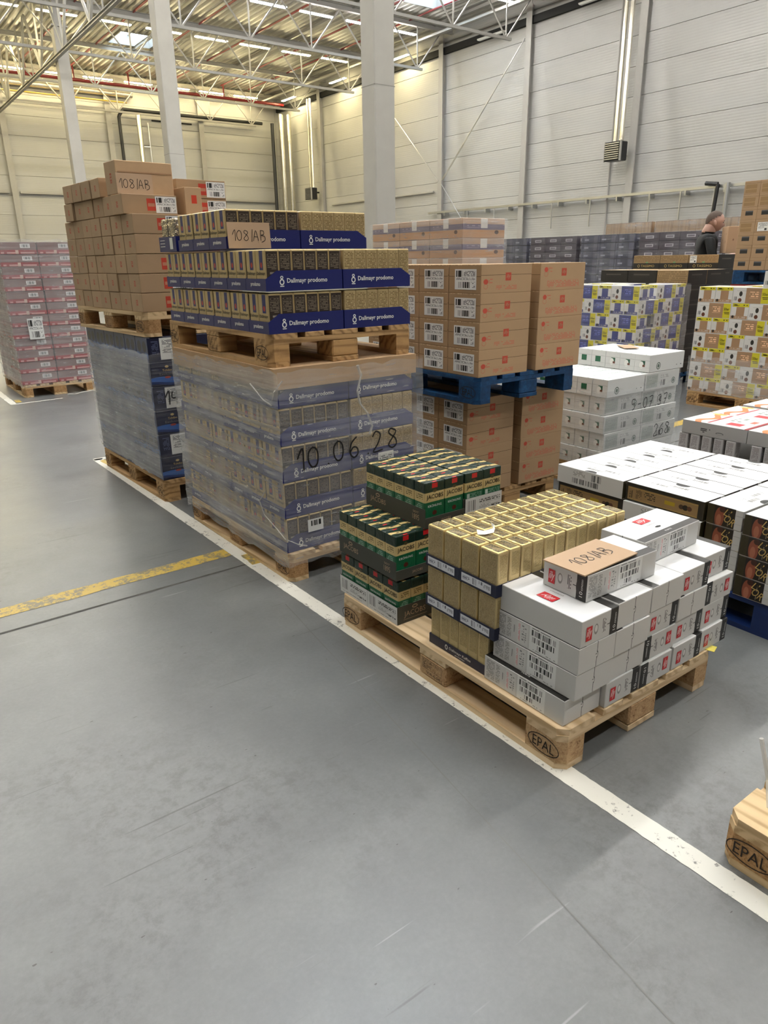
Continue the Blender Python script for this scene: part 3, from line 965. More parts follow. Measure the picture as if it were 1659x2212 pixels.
k.quad('+z', .028, .135, .066, .197, M['red']).text('+z', 'illy', .047, .166, .048, M['white'], .026, rot=PI / 2, shear=.35)
k.text('+z', 'ESPRESSO', .085, .166, .052, M['greytext'], .006, rot=PI / 2).text('+z', 'FORTE', .150, .166, .036, M['white'], .008, rot=PI / 2)
k.add('+z', [(.108, .150), (.114, .154), (.116, .175), (.110, .182), (.105, .168)], [(0, 1, 2, 3, 4)], M['black'])
IWP = k.mesh('lettering')
IWR = box_mesh('capsule_case_turned', IW, ID, IH, {'-y': M['iw_blank'], '+y': M['iw_end'], '+x': M['iw_side'], '-x': M['iw_plain'], '+z': M['iw_top'], '-z': M['iw_bot']}, bevel=.0015)
k = Marks(IW, ID, IH)
k.quad('+z', .028, .135, .066, .197, M['red']).text('+z', 'illy', .047, .166, .048, M['white'], .026, rot=PI / 2, shear=.35)
k.text('+z', 'ESPRESSO', .085, .166, .052, M['greytext'], .006, rot=PI / 2).text('+z', 'FORTE', .150, .166, .036, M['white'], .008, rot=PI / 2)
k.add('+z', [(.108, .150), (.114, .154), (.116, .175), (.110, .182), (.105, .168)], [(0, 1, 2, 3, 4)], M['black'])
IWRP = k.mesh('lettering')
def case(x, y, z, mode, label, group, rz=0.0, tilt=(0, 0)):
    """mode A: printed end to the front; B: turned round; C: upside down; D/E: lying along the end"""
    rot = {'A': (0, 0, 0), 'B': (0, 0, PI), 'C': (0, PI, 0), 'R': (0, 0, 0)}[mode[0]]
    rot = (rot[0] + tilt[0], rot[1] + tilt[1], rot[2] + rz)
    zz = z + (IH if mode[0] == 'C' else 0)
    o = put(IWR if mode == 'R' else IWM, 'capsule_case', label, 'box', group, (x, y, zz), rot)
    put(IWRP if mode == 'R' else IWP, 'lettering', parent=o)
    return o
ROWS = [('B', 'A', 'C', 'A', 'A'), ('B', 'B', 'C', 'A', 'A'), ('B', 'B', 'A', 'B', 'C'), ('A', 'B', 'B', 'A', 'A')]
XO = [(.105, .278, .452, .632, .806), (.125, .297, .468, .642, .812), (.127, .299, .470, .642, .815), (.130, .304, .477, .648, .822)]
YO = [(.022, .005, .003, .004, .009), (.005, .01, .012, .02, .02), (.003, .004, .015, .015, .02), (.004, .01, .012, .02, .045)]
KIND = {'A': 'white capsule case, red logo on its end', 'B': 'white capsule case, blank locked end', 'C': 'white capsule case lying upside down'}
for t in range(4):
    for i in range(5):
        case(XO[t][i], YO[t][i] + ID / 2, Z1 + .0005 + t * (IH + .0008), ROWS[t][i], '%s, %s from the near corner, %s tier' % (KIND[ROWS[t][i]], ORD[i + 1], TIER[4][t]), 'white capsule cases on the mixed pallet', rz=jit(.008))
ZT = Z1 + 4 * (IH + .0008) + .001
case(.315, .155, ZT, 'A', 'white capsule case lying across the others under the cut cardboard sign', 'white capsule cases on the mixed pallet', rz=-PI / 2 - .02)
case(.665, .215, ZT, 'R', 'white capsule case lying across the others with its dark band to the end', 'white capsule cases on the mixed pallet', rz=-PI / 2 + .03)
# sign on the loose case
def card_sign(name, w, l, txt, label, loc, rot, hei, flat=True):
    bm = bmesh.new()
    bm_box(bm, -w / 2, -l / 2, 0, w / 2, l / 2, .004)
    me = finish(bm_mesh(bm, name), slots={'*': M['card_sign']})
    o = put(me, 'cardboard_sign', label, 'sign', 'handwritten cardboard signs', loc, rot)
    s = Marks(w, l, .004, .0008)
    s.strokes('+z', txt, w / 2, l / 2, hei, M['ink'], hei * .06)
    put(s.mesh('lettering'), 'lettering', parent=o)
    return o
o = card_sign('sign', .265, .155, '108/AB', 'cut brown cardboard sign with black handwriting lying on a white case', (.262, .155, ZT + IH + .003), (0, 0, .03), .048)

# ---- gold coffee bricks in navy trays
GW, GD, GH = .0800, .0500, .148
GOLD = (.76, .68, .51)
G_OPS = [('text', .07, .20, .93, .97, (.47, .395, .25), 24, 300)]
M['g_front'] = printed('gold_brick_text', GOLD, G_OPS, .32, .35, vary=.05, crumple=.25)
M['g_side'] = printed('gold_brick_edge', (.83, .745, .54), [('text', .2, .38, .9, .93, (.58, .49, .32), 22, 120), ('text', .25, .06, .65, .22, (.25, .22, .15), 3, 10)], .3, .5, vary=.05, crumple=.25)
M['g_top'] = printed('gold_brick_top', (.84, .76, .50), [('rect', .10, .17, .90, .83, (.33, .29, .19)), ('text', .15, .25, .85, .75, (.62, .55, .36), 4, 14)], .28, .5, vary=.05, crumple=.3)
GM = box_mesh('gold_brick', GW, GD, GH, {'-y': M['g_front'], '+y': M['g_front'], '-x': M['g_side'], '+x': M['g_side'], '+z': M['g_top'], '-z': M['g_side']}, bevel=.006, seg=2)
M['navy'] = printed('navy_tray_print', (.10, .12, .22), [], .4, vary=.03)
M['tray_label'] = printed('tray_label_print', (.86, .87, .90), [('text', .04, .3, .28, .7, (.2, .22, .35), 2, 30), ('bars', .34, .12, .52, .88, (.45, .46, .5), 60), ('bars', .56, .5, .72, .88, (.4, .4, .45), 60), ('text', .76, .3, .97, .75, (.4, .4, .45), 3, 40)], .4)
def tray_mesh(name, w, d, h, m, hf=None, t=.003, slope=0.0, mats=None):
    """open tray, w across its front (-y); side walls h, front wall hf, sides fall to the front by `slope` length"""
    hf = hf or h
    slots = mats or {'*': m}
    bm = bmesh.new()
    bm_box(bm, -w / 2, -d / 2, 0, w / 2, d / 2, t)
    bm_box(bm, -w / 2, -d / 2, t, w / 2, -d / 2 + t, hf)
    bm_box(bm, -w / 2, d / 2 - t, t, w / 2, d / 2, h)
    for s in (-1, 1):
        vs = bm_box(bm, s * (w / 2) - (t if s > 0 else 0), -d / 2 + t, t, s * (w / 2) + (0 if s > 0 else t), d / 2 - t, h)
        if slope:
            top = [v for v in vs if v.co.z > h - 1e-6]
            e = [ed for ed in {e for v in top for e in v.link_edges} if abs(ed.verts[0].co.y - ed.verts[1].co.y) > .01 and min(ed.verts[0].co.z, ed.verts[1].co.z) > h - 1e-6]
            r = bmesh.ops.bisect_plane(bm, geom=list({f for v in vs for f in v.link_faces}) + list({e for v in vs for e in v.link_edges}) + list(vs), plane_co=(0, -d / 2 + slope, 0), plane_no=(0, 1, 0))
            for v in bm.verts:
                if abs(v.co.x) > w / 2 - t - 1e-5 and abs(v.co.y - (-d / 2 + t)) < 1e-5 and v.co.z > h - 1e-6:
                    v.co.z = hf
    return finish(bm_mesh(bm, name), slots=slots)
GTW, GTD, GTH = .172, .322, .042
GT = tray_mesh('navy_tray', GTW, GTD, GTH, M['navy'])
k = Marks(GTW, GTD, GTH); k.quad('-y', .012, .008, .150, .037, M['tray_label'])
me = k.mesh('tray_label')
me.uv_layers.new(name='UVMap')
for li, t in zip(range(4), ((0, 0), (1, 0), (1, 1), (0, 1))): me.uv_layers[0].data[li].uv = t
GTL = me
GZ = [Z1, Z1 + .1535, Z1 + .307]
def gold_tray(x, y, z, lab, rot=-PI / 2):
    o = put(GT, 'navy_tray', lab, 'tray', 'navy trays of gold bricks', (x, y, z), rot)
    put(GTL, 'tray_label', parent=o)
    return o
TNAME = ['bottom', 'middle', 'top']
for t in (1, 2):
    for j, y in enumerate((.403, .576)):
        gold_tray(.02 + GTD / 2, y, GZ[t] + .0005, 'navy tray with white slip under the gold bricks, %s tier, %s' % (TNAME[t], ['beside the white cases', 'beside the green packs'][j]))
        gold_tray(.02 + GTD * 1.5 + .003, y, GZ[t] + .0005, 'navy tray set behind another, %s tier of the gold bricks, %s' % (TNAME[t], ['beside the white cases', 'beside the green packs'][j]))
def brick(x, y, z, rot, lab):
    return put(GM, 'gold_coffee_brick', lab, 'coffee pack', 'gold coffee bricks on the mixed pallet', (x, y, z), rot + jit(.012))
for i in range(12):
    for j in range(4):
        y = .36 + .0862 * j
        x = .0205 + GD / 2 + .004 + i * .0534 + (.003 if i > 5 else 0)
        brick(x, y, GZ[2] + .0042, -PI / 2, 'gold coffee brick, top tier, %s row from the aisle, %s from the white cases' % (ORD[i + 1], ORD[j + 1]))
for i in (0, 1, 9, 11):
    for j in range(4):
        x = .0205 + GD / 2 + .004 + i * .0534 + (.003 if i > 5 else 0)
        brick(x, .36 + .0862 * j, GZ[1] + .0042, -PI / 2, 'gold coffee brick, middle tier, %s row from the aisle, %s from the white cases' % (ORD[i + 1], ORD[j + 1]))
GT1 = tray_mesh('navy_tray_front', .172, .300, .036, M['navy'])
o = put(GT1, 'navy_tray', 'navy tray with white lettering standing on the pallet boards under thin gold edges', 'tray', 'navy trays of gold bricks', (.03 + .086, .502, GZ[0] + .0005), 0)
k = Marks(.172, .300, .036)
k.text('-x', 'Dallmayr Kaffee', .165, .020, .11, M['white'], .013).text('-x', 'gemahlen', .165, .008, .05, M['white'], .006).ring('-x', .095, .02, .007, .010, .003, M['white'], 12)
put(k.mesh('lettering'), 'lettering', parent=o)
for r in range(2):
    for j in range(6):
        brick(.034 + GW / 2 + r * .0845, .381 + .0487 * j, GZ[0] + .0042, 0, 'gold coffee brick, bottom tier, %s thin edge from the white cases, %s' % (ORD[j + 1], ['outer row', 'inner row'][r]))
for j, y in enumerate((.40, .50, .60)):
    for r, x in enumerate((.32, .56)):
        brick(x, y, GZ[0], 0, 'gold foil coffee brick deep inside the bottom tier, %s by the %s tray' % (ORD[j + 1], ['front', 'rear'][r]))
# torn white film on the gold bricks
bm = bmesh.new()
pts = [(.175, .50), (.165, .475), (.14, .455), (.10, .455), (.085, .475)]
for i in range(len(pts) - 1):
    (xa, ya), (xb, yb) = pts[i], pts[i + 1]
    vs = [bm.verts.new((xa, ya, .004 * (i % 2))), bm.verts.new((xa + .012, ya + .018, .007)), bm.verts.new((xb + .012, yb + .018, .010)), bm.verts.new((xb, yb, .003 * ((i + 1) % 2)))]
    bm.faces.new(vs)
bmesh.ops.remove_doubles(bm, verts=list(bm.verts), dist=.004)
M['film_white'] = plain('white_film_scrap', (.92, .92, .90), .3)
put(finish(bm_mesh(bm, 'film_scrap'), mats=[M['film_white']]), 'film_scrap', 'torn strip of white film lying on top of the gold bricks', 'film', None, (0, 0, GZ[2] + .0042 + GH + .001))

# ---- green coffee packs
JW, JD, JH = .0965, .0628, .172
JG, JB, JGO = (.085, .18, .145), (.05, .36, .23), (.80, .71, .50)
bands = [('rect', 0, 0, 1, .55, JB), ('rect', 0, .55, 1, .77, JGO)]
M['j_front'] = printed('green_pack_front', JG, bands + [('disc', .5, .29, .11, .055, (.32, .10, .07)), ('disc', .5, .79, .10, .035, (.30, .26, .15)), ('rect', .36, .86, .64, .97, (.80, .14, .16))], .35, vary=.05, crumple=.15)
M['j_side'] = printed('green_pack_side', JG, bands + [('text', .2, .60, .8, .73, (.45, .38, .2), 3, 12), ('text', .1, .36, .75, .52, (.5, .65, .58), 4, 20)], .35, vary=.05, crumple=.2)
M['j_back'] = printed('green_pack_back', JG, bands + [('disc', .5, .79, .10, .035, (.30, .26, .15)), ('rect', .12, .40, .27, .51, (.75, .8, .77)), ('text', .3, .36, .92, .52, (.5, .65, .58), 5, 24), ('rect', .36, .86, .64, .97, (.80, .14, .16))], .35, vary=.05, crumple=.15)
M['j_top'] = printed('green_pack_top', JG, [('wave', .50, .10, 5.0, 1.2, .15, (.83, .73, .48)), ('text', .3, .42, .72, .62, (.25, .22, .12), 1, 14), ('rect', .4, 0, .6, .10, (.8, .14, .16))], .3, vary=.1, crumple=.6)
JM = box_mesh('green_pack', JW, JD, JH, {'-y': M['j_front'], '+y': M['j_back'], '-x': M['j_side'], '+x': M['j_side'], '+z': M['j_top'], '-z': M['j_side']}, bevel=.005, seg=2)
k = Marks(JW, JD, JH, .0009)
k.text('-y', 'JACOBS', JW / 2, .113, .080, M['black'], .022, bold=.01).text('-y', 'KRÖNUNG', JW / 2, .080, .066, M['white'], .011)
k.text('+y', 'JACOBS', JW / 2, .113, .080, M['black'], .022, bold=.01)
JP = k.mesh('lettering')
M['jtray'] = printed('dark_olive_tray', (.245, .25, .225), [], .6, vary=.03)
JTW, JTD = .197, .386
M['jlabel'] = printed('tray_end_label', (.85, .85, .845), [('bars', .07, .28, .27, .86, (.45, .45, .45), 60), ('text', .38, .56, .95, .80, (.3, .3, .3), 2, 40), ('text', .38, .30, .68, .52, (.6, .6, .6), 3, 50), ('text', .72, .22, .95, .34, (.2, .2, .2), 1, 40), ('text', .1, .08, .8, .16, (.55, .55, .55), 1, 60)], .5)
JTA = tray_mesh('olive_tray', JTW, JTD, .074, M['jtray'], hf=.040)
JTB = tray_mesh('olive_tray_labelled', JTW, JTD, .074, M['jtray'], hf=.074, mats={'*': M['jtray'], '-y': M['jlabel']})
M['jlet'] = plain('tan_print', (.68, .58, .48), .5)
k = Marks(JTW, JTD, .074)
k.text('-x', 'JACOBS', .085, .034, .105, M['jlet'], .026).text('-x', 'SEIT', .33, .054, .036, M['jlet'], .008).text('-x', '1895', .33, .034, .040, M['jlet'], .022).ring('-x', .085, .058, .014, .008, .004, M['jlet'], 10)
k.text('+x', 'JACOBS', JTD - .09, .034, .105, M['jlet'], .026).ring('+x', JTD - .09, .058, .014, .008, .004, M['jlet'], 10)
k.text('-y', 'JACOBS', .10, .020, .05, M['jlet'], .013)
JTAP = k.mesh('lettering')
k = Marks(JTW, JTD, .074)
k.text('+x', 'JACOBS', .085, .034, .105, M['jlet'], .028).quad('+x', .03, .014, .145, .0155, M['jlet']).ring('+x', .085, .060, .014, .008, .004, M['jlet'], 10)
k.text('-y', 'Jacobs Krönung', .125, .056, .085, M['black'], .008)
k.text('-y', '4057072', .155, .026, .04, M['black'], .007)
JTBP = k.mesh('lettering')
def jpack(x, y, z, rot, lab):
    o = put(JM, 'green_coffee_pack', lab, 'coffee pack', 'green coffee packs on the mixed pallet', (x, y, z), rot + jit(.02))
    put(JP, 'lettering', parent=o)
def jtray(x, y, z, rot, b, lab):
    o = put(JTB if b else JTA, 'olive_tray', lab, 'tray', 'olive trays of green packs', (x, y, z), rot)
    put(JTBP if b else JTAP, 'lettering', parent=o)
JZ = [Z1 + .0005, Z1 + .187, Z1 + .364]
# bottom tier: trays end-on to the aisle
for j, y in enumerate((.915, 1.113)):
    jtray(.008 + JTD / 2, y, JZ[0], -PI / 2, True, 'olive tray with white label on the pallet boards, %s' % ['beside the gap before the navy tray', 'at the far pallet corner'][j])
    for i in range(6):
        for s in (0, 1):
            if i > 2 and not (j == 0 and s == 0): continue
            jpack(.014 + JD / 2 + i * .0632, y - .0487 + .0974 * s, JZ[0] + .004, -PI / 2, 'green coffee pack, bottom tray %s, %s from the aisle, %s' % (['by the gap', 'at the pallet corner'][j], ORD[i + 1], ['end side', 'far side'][s]))
# middle tier
for j, x in enumerate((.004 + JTW / 2, .004 + JTW * 1.5 + .002, .004 + JTW * 2.5 + .005)):
    jtray(x, .815 + JTD / 2, JZ[1], 0, False, 'olive tray on the middle tier of green packs, %s from the aisle' % ORD[j + 1])
    for i in range(6):
        for s in (0, 1):
            if j == 1 and i in (1, 2, 3, 4): continue
            jpack(x - .0487 + .0974 * s, .821 + JD / 2 + i * .0632, JZ[1] + .004, 0, 'green coffee pack in the %s middle tray from the aisle, %s row back, %s' % (ORD[j + 1], ORD[i + 1], ['aisle side', 'inner side'][s]))
jpack(.61, .9, JZ[0], 0, 'green coffee pack holding up the middle tier beside the third tray')
jpack(.45, .9, JZ[0], 0, 'green coffee pack holding up the middle tier beside the second tray')
# top tier
for j, x in enumerate((.143 + JTW / 2, .143 + JTW * 1.5 + .004)):
    jtray(x, .815 + JTD / 2, JZ[2], 0, j == 1, 'olive tray on the top tier of green packs, %s' % ['with lettered side to the aisle', 'with white label to the gold bricks'][j])
    for i in range(6):
        for s in (0, 1):
            jpack(x - .0487 + .0974 * s, .821 + JD / 2 + i * .0632, JZ[2] + .004, PI if j else 0, 'green coffee pack in the top tray %s, %s row back, %s' % (['near the aisle', 'with white label'][j], ORD[i + 1], ['aisle side', 'inner side'][s]))
# ================================================================== stretch film
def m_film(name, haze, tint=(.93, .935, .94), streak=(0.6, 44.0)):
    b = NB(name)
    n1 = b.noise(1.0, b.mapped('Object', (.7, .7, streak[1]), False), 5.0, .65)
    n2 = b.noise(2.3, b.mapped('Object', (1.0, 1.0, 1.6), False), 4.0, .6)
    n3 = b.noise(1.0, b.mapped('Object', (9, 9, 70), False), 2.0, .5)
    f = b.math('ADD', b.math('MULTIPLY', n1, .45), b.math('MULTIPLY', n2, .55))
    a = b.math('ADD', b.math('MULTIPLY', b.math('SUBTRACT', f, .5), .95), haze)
    hi = b.math('MULTIPLY', b.math('GREATER_THAN', n3, .69), .16)  # sparse pale streaks painted into the alpha as highlights
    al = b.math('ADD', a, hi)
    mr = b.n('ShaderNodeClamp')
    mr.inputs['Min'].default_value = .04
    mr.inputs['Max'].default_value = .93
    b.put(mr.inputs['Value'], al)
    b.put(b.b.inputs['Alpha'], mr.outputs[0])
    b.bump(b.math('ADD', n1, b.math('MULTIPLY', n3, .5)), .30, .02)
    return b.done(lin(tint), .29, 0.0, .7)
FILM = {k: m_film('stretch_film_%s' % k, h) for k, h in (('clear', .07), ('light', .19), ('mid', .30), ('milky', .33))}  # hazier mixes paint the hall's reflected light onto aisle faces

def film(fr, x0, y0, z0, x1, y1, z1, label, mats=('mid', 'light', 'light', 'light'), pitch=None, group=None, puff=.006, top=False):
    """film drawn round a load, sides in the order -x, -y, +x, +y; cut fine enough to pucker between tiers"""
    v, f, mi = [], [], []
    names = list(dict.fromkeys(mats))
    def side(p, q, k):
        n = max(4, int((Vector(q) - Vector(p)).length / .06))
        r = max(4, int((z1 - z0) / .03))
        o = len(v)
        d = (Vector((*q, 0)) - Vector((*p, 0)))
        nn = Vector((d.y, -d.x, 0)).normalized()
        for j in range(r + 1):
            z = z0 + (z1 - z0) * j / r
            w = 0.0
            if pitch:
                ph = ((z - z0) / pitch) % 1.0
                w = .004 * math.cos(2 * PI * ph)
            for i in range(n + 1):
                a = i / n
                e = 1.0 if 0 < i < n and 0 < j < r else 0.0
                off = w * -1 + e * (jit(puff * .5) + puff * .5)
                c = Vector((*p, 0)) + d * a + nn * max(off, -.001)
                v.append((c.x, c.y, z + (jit(.012) if j in (0, r) else 0)))
        for j in range(r):
            for i in range(n):
                f.append((o + j * (n + 1) + i, o + j * (n + 1) + i + 1, o + (j + 1) * (n + 1) + i + 1, o + (j + 1) * (n + 1) + i))
                mi.append(k)
    c = [(x0, y1), (x0, y0), (x1, y0), (x1, y1)]
    for k in range(4):
        side(c[k], c[(k + 1) % 4], names.index(mats[k]))
    if top:
        o = len(v)
        v.extend([(x0, y0, z1), (x1, y0, z1), (x1, y1, z1), (x0, y1, z1)])
        f.append((o, o + 1, o + 2, o + 3)); mi.append(names.index('light') if 'light' in names else 0)
    me = bpy.data.meshes.new('stretch_film')
    me.from_pydata(v, [], f)
    me.update()
    for nme in names:
        me.materials.append(FILM[nme])
    for p, k in zip(me.polygons, mi):
        p.material_index = k
        p.use_smooth = True
    return put(me, 'stretch_film', label, 'film', group or 'stretch films round the loads', fr(0, 0, 0), fr.r)

def film_rope(fr, pts, r, label):
    """a twisted tail of film"""
    bm = bmesh.new()
    for a, b in zip(pts[:-1], pts[1:]):
        bm_tube(bm, a, b, r * random.uniform(.6, 1.3), 6)
    return put(finish(bm_mesh(bm, 'film_tail'), mats=[M['film_rope']]), 'film_tail', label, 'film', None, fr(0, 0, 0), fr.r)
_fb = NB('twisted_film')
_fb.b.inputs['Alpha'].default_value = .42
M['film_rope'] = _fb.done(lin((.88, .87, .84)), .25, 0, .6)

# ================================================================== 2. gold-and-navy coffee on two pallets
DW, DD, DH = .0903, .0628, .166
DG = (.74, .65, .475)
M['d_front'] = printed('gold_pack_front', DG, [('rect', .38, .50, .74, .97, (.14, .17, .42)), ('disc', .56, .62, .10, .07, (.70, .22, .20))], .4, .3, vary=.04, crumple=.15)
M['d_info'] = printed('dark_info_panel', DG, [('rect', .06, .02, .93, .95, (.20, .155, .13)), ('text', .14, .52, .84, .90, (.50, .45, .38), 9, 16), ('rect', .3, .40, .7, .45, (.6, .56, .5)), ('text', .28, .30, .74, .38, (.82, .78, .7), 1, 9), ('text', .2, .08, .8, .24, (.38, .33, .28), 4, 16)], .4, .2, vary=.04)
M['d_text'] = printed('gold_text_panel', DG, [('text', .1, .28, .9, .93, (.50, .41, .24), 16, 18)], .4, .3, vary=.05, crumple=.2)
M['d_top'] = plain('gold_pack_top', (.76, .67, .47), .35, .4, vary=.1, scale=20)
DM = box_mesh('gold_pack', DW, DD, DH, {'-y': M['d_front'], '+y': M['d_front'], '+x': M['d_info'], '-x': M['d_text'], '+z': M['d_top'], '-z': M['d_top']}, bevel=.004)
k = Marks(DW, DD, DH, .0008)
k.text('-y', 'Dallmayr', .045, .068, .076, M['black'], .017, bold=.012)
DP = k.mesh('lettering')
NAVY = (.06, .10, .38)
M['dtray'] = printed('royal_navy_tray', NAVY, [], .4, vary=.03)
DTW, DTD, DTH, DTF = .1895, .388, .084, .052
DT = tray_mesh('navy_tray', DTW, DTD, DTH, M['dtray'], hf=DTF, slope=.055)
k = Marks(DTW, DTD, DTH)
k.text('-y', 'prodomo', .094, .028, .090, M['white'], .022, bold=.02)
for fc, cu in (('+x', .205), ('-x', DTD - .205)):
    k.text(fc, 'Dallmayr prodomo', cu, .040, .205, M['white'], .025, bold=.016)
    q = cu - .128
    k.ring(fc, q, .037, .012, .013, .005, M['white'], 12).ring(fc, q, .056, .008, .007, .004, M['white'], 8).quad(fc, q - .010, .018, q + .010, .022, M['white'])
DTP = k.mesh('lettering')
GD_ = 'gold packs on the navy trays'
def dtray(fr, lx, ly, z, rot, lab, grp='navy trays of gold packs'):
    o = put(DT, 'navy_tray', lab, 'tray', grp, fr(lx, ly, z), fr.r + rot)
    put(DTP, 'lettering', parent=o)
def dpack(fr, lx, ly, z, rot, lab, grp=GD_):
    o = put(DM, 'gold_coffee_pack', lab, 'coffee pack', grp, fr(lx, ly, z), fr.r + rot + jit(.012))
    put(DP, 'lettering', parent=o)
def dtier(fr, z, y0, ny, stack, tier, skip=0):
    """one tier: ny trays deep along the aisle, two trays along the end"""
    for j in range(ny - skip):
        ly = y0 + DTW / 2 + j * (DTW + .0035) + .002
        dtray(fr, .006 + DTD / 2, ly, z, -PI / 2, 'navy tray end, %s from the near corner, %s tier of the %s' % (ORD[j + 1], tier, stack))
        for s in (0, 1):
            dpack(fr, .011 + DD / 2 + .001, ly - .0456 + .0912 * s, z + .004, -PI / 2, 'gold pack with navy stripe, %s from the corner, %s tier, aisle side of %s' % (ORD[2 * j + s + 1], tier, stack))
        if j == 0:
            for i in range(1, 6):
                dpack(fr, .012 + DD / 2 + i * .0633, ly - .0456, z + .004, -PI / 2, 'gold pack with dark text panel, %s from the corner, %s tier, end of %s' % (ORD[i + 1], tier, stack))
    ly = y0 + DTW / 2 + .002
    dtray(fr, .400 + DTD / 2, ly, z, PI / 2, 'navy tray along the end farther from the aisle, %s tier of the %s' % (tier, stack))
    for i in range(6):
        dpack(fr, .406 + DD / 2 + i * .0633, ly - .0456, z + .004, PI / 2, 'gold pack with plain text panel, %s along the end, %s tier of %s' % (ORD[i + 1], tier, stack))
F2 = Frame(.018, 1.675, .0086)
pallet(F2, 'chip', 'film-covered wooden pallet under the wrapped gold and navy coffee')
DPI = .1735
for t in range(5):
    dtier(F2, .1455 + t * DPI, .025 + .004 * t, 6, 'wrapped stack', TIER[5][t])
# cardboard cap over the top tier
cap = simple('carton_cover', M['card'], (-.004, .030, .925, .800, .034, 1.014), (-.004, .034, .925, 0, 1.211, 1.014), (.796, .034, .925, .8, 1.211, 1.014), (-.004, 1.211, .925, .8, 1.215, 1.014), (-.004, .030, 1.014, .8, 1.215, 1.018))
put(cap, 'carton_cover', 'brown cardboard cover over the top tier of the wrapped coffee', 'lid', None, F2(0, 0), F2.r)
film(F2, -.010, -.010, .085, .812, 1.228, 1.003, 'hazy stretch film round the gold and navy coffee stack', ('mid', 'light', 'light', 'mid'), pitch=DPI)  # aisle side hazier: reflection put into its opacity
film_rope(F2, [(.42, -.004, 1.0), (.44, .0, .95), (.415, -.004, .88), (.43, .0, .82), (.47, -.003, .77), (.50, .0, .70), (.485, .002, .66)], .006, 'twisted film tail hanging down the end of the wrapped coffee')
film_rope(F2, [(-.012, .25, .93), (-.014, .12, .87), (-.015, .05, .86), (-.014, .02, .92), (.02, .0, .97)], .004, 'thin film strand crossing the corner of the wrapped coffee')
film_rope(F2, [(-.014, .18, .42), (-.016, .24, .36), (-.015, .20, .30), (-.014, .08, .26), (-.012, .01, .23), (.05, .002, .19), (.10, .0, .17)], .0025, 'looping film strand low on the corner of the wrapped coffee')
k = Marks(.8, 1.2, .8, .008)
k.strokes('-y', '10.06.28', .362, .618, .105, M['ink'], .008, rot=.045, adv=.86)
o = put(k.mesh('handwriting'), 'handwriting', 'black marker date written on the film of the wrapped coffee', 'writing', None, F2(.4, .588, 0), F2.r)
def slip(fr, face, u, v, w, h, m, lab, d=(.8, 1.2, 1.0), eps=.006, grp=None):
    k = Marks(*d, eps)
    k.quad(face, u, v, u + w, v + h, m)
    me = k.mesh('paper_slip')
    me.uv_layers.new(name='UVMap')
    for li, t in zip(range(4), ((0, 0), (1, 0), (1, 1), (0, 1))): me.uv_layers[0].data[li].uv = t
    return put(me, 'paper_slip', lab, 'label', grp, fr(d[0] / 2, d[1] / 2, 0), fr.r)
slip(F2, '-y', .520, .39, .095, .175, M['label_plain'], 'tall white slip stuck on the film beside the handwritten date', eps=.019)
slip(F2, '-y', .100, .245, .085, .062, M['barcode'], 'small white barcode slip low on the end of the wrapped coffee', eps=.019)

# upper pallet with three tiers
F2B = Frame(.02, 1.742, .004)
pallet(F2B, 'old', 'worn wooden pallet on top of the wrapped coffee', z=1.0185)
ZB = 1.0185 + .1445
dtier(F2B, ZB, .0, 6, 'upper stack', 'bottom')
dtier(F2B, ZB + .1785, .0, 6, 'upper stack', 'middle')
dtier(F2B, ZB + .357, .36, 4, 'upper stack', 'top', skip=1)
# the turned tray with silver packs at the far end of the top tier
zt = ZB + .357
o = put(tray_mesh('navy_tray', .1895, .388, .074, M['dtray'], mats={'*': M['dtray'], '-x': M['dtray']}), 'navy_tray', 'navy tray turned side-on with a white barcode slip beside silver packs', 'tray', 'navy trays of gold packs', F2B(.1, .36 + 3 * .193 + .15, zt), F2B.r)
o.scale = (1, .62, 1)
k = Marks(.1895, .388, .074); k.quad('-x', .25, .012, .32, .068, M['label_plain'])
for i in range(3): k.quad('-x', .03, .025 + .015 * i, .14, .028 + .015 * i, M['white'])
put(k.mesh('lettering'), 'lettering', parent=o)
SM = box_mesh('silver_pack', .06, .085, .16, {'*': M['silver']}, bevel=.008, seg=2)
for j in range(2):
    put(SM, 'silver_coffee_pack', 'crinkled silver vacuum pack in the turned navy tray, %s from the gold packs' % ORD[j + 1], 'coffee pack', 'silver vacuum packs', F2B(.045, .36 + 3 * .193 + .10 + .1 * j, zt + .004), F2B.r + jit(.05))
# sign leaning on the top tier
o = card_sign('sign', .217, .112, '108/AB', 'brown cardboard sign with black handwriting leaning on the upper gold packs', F2B(.112, .340, ZB + .357 + .0575), (PI / 2 - .05, 0, .03), .047)

# ================================================================== 3. blue coffee below, brown cartons above
F3 = Frame(-.018, 3.247, .033)
pallet(F3, 'old', 'worn wooden pallet under the wrapped dark blue coffee cases')
TB = (.085, .105, .215)
M['t_front'] = printed('blue_case_front', TB, [('disc', .27, .80, .03, .05, (.75, .66, .45)), ('disc', .73, .80, .03, .05, (.75, .66, .45)), ('wave', .22, .06, 7, .4, .12, (.20, .38, .66)), ('wave', .12, .05, 9, 1.4, .05, (.10, .20, .42)),
    ('disc', .27, .36, .05, .045, (.62, .25, .2)), ('disc', .73, .36, .05, .045, (.62, .25, .2)), ('rect', .495, 0, .505, 1, (.04, .05, .12))], .35, vary=.05)
M['t_label'] = printed('blue_case_labelled', TB, [('text', .06, .3, .17, .85, (.35, .38, .5), 9, 60)], .4, vary=.05)
M['t_side'] = printed('blue_case_side', (.22, .27, .43), [('bars', .04, .30, .96, .95, (.15, .195, .34), 9), ('text', .1, .06, .5, .2, (.55, .58, .66), 1, 12)], .4, vary=.05)
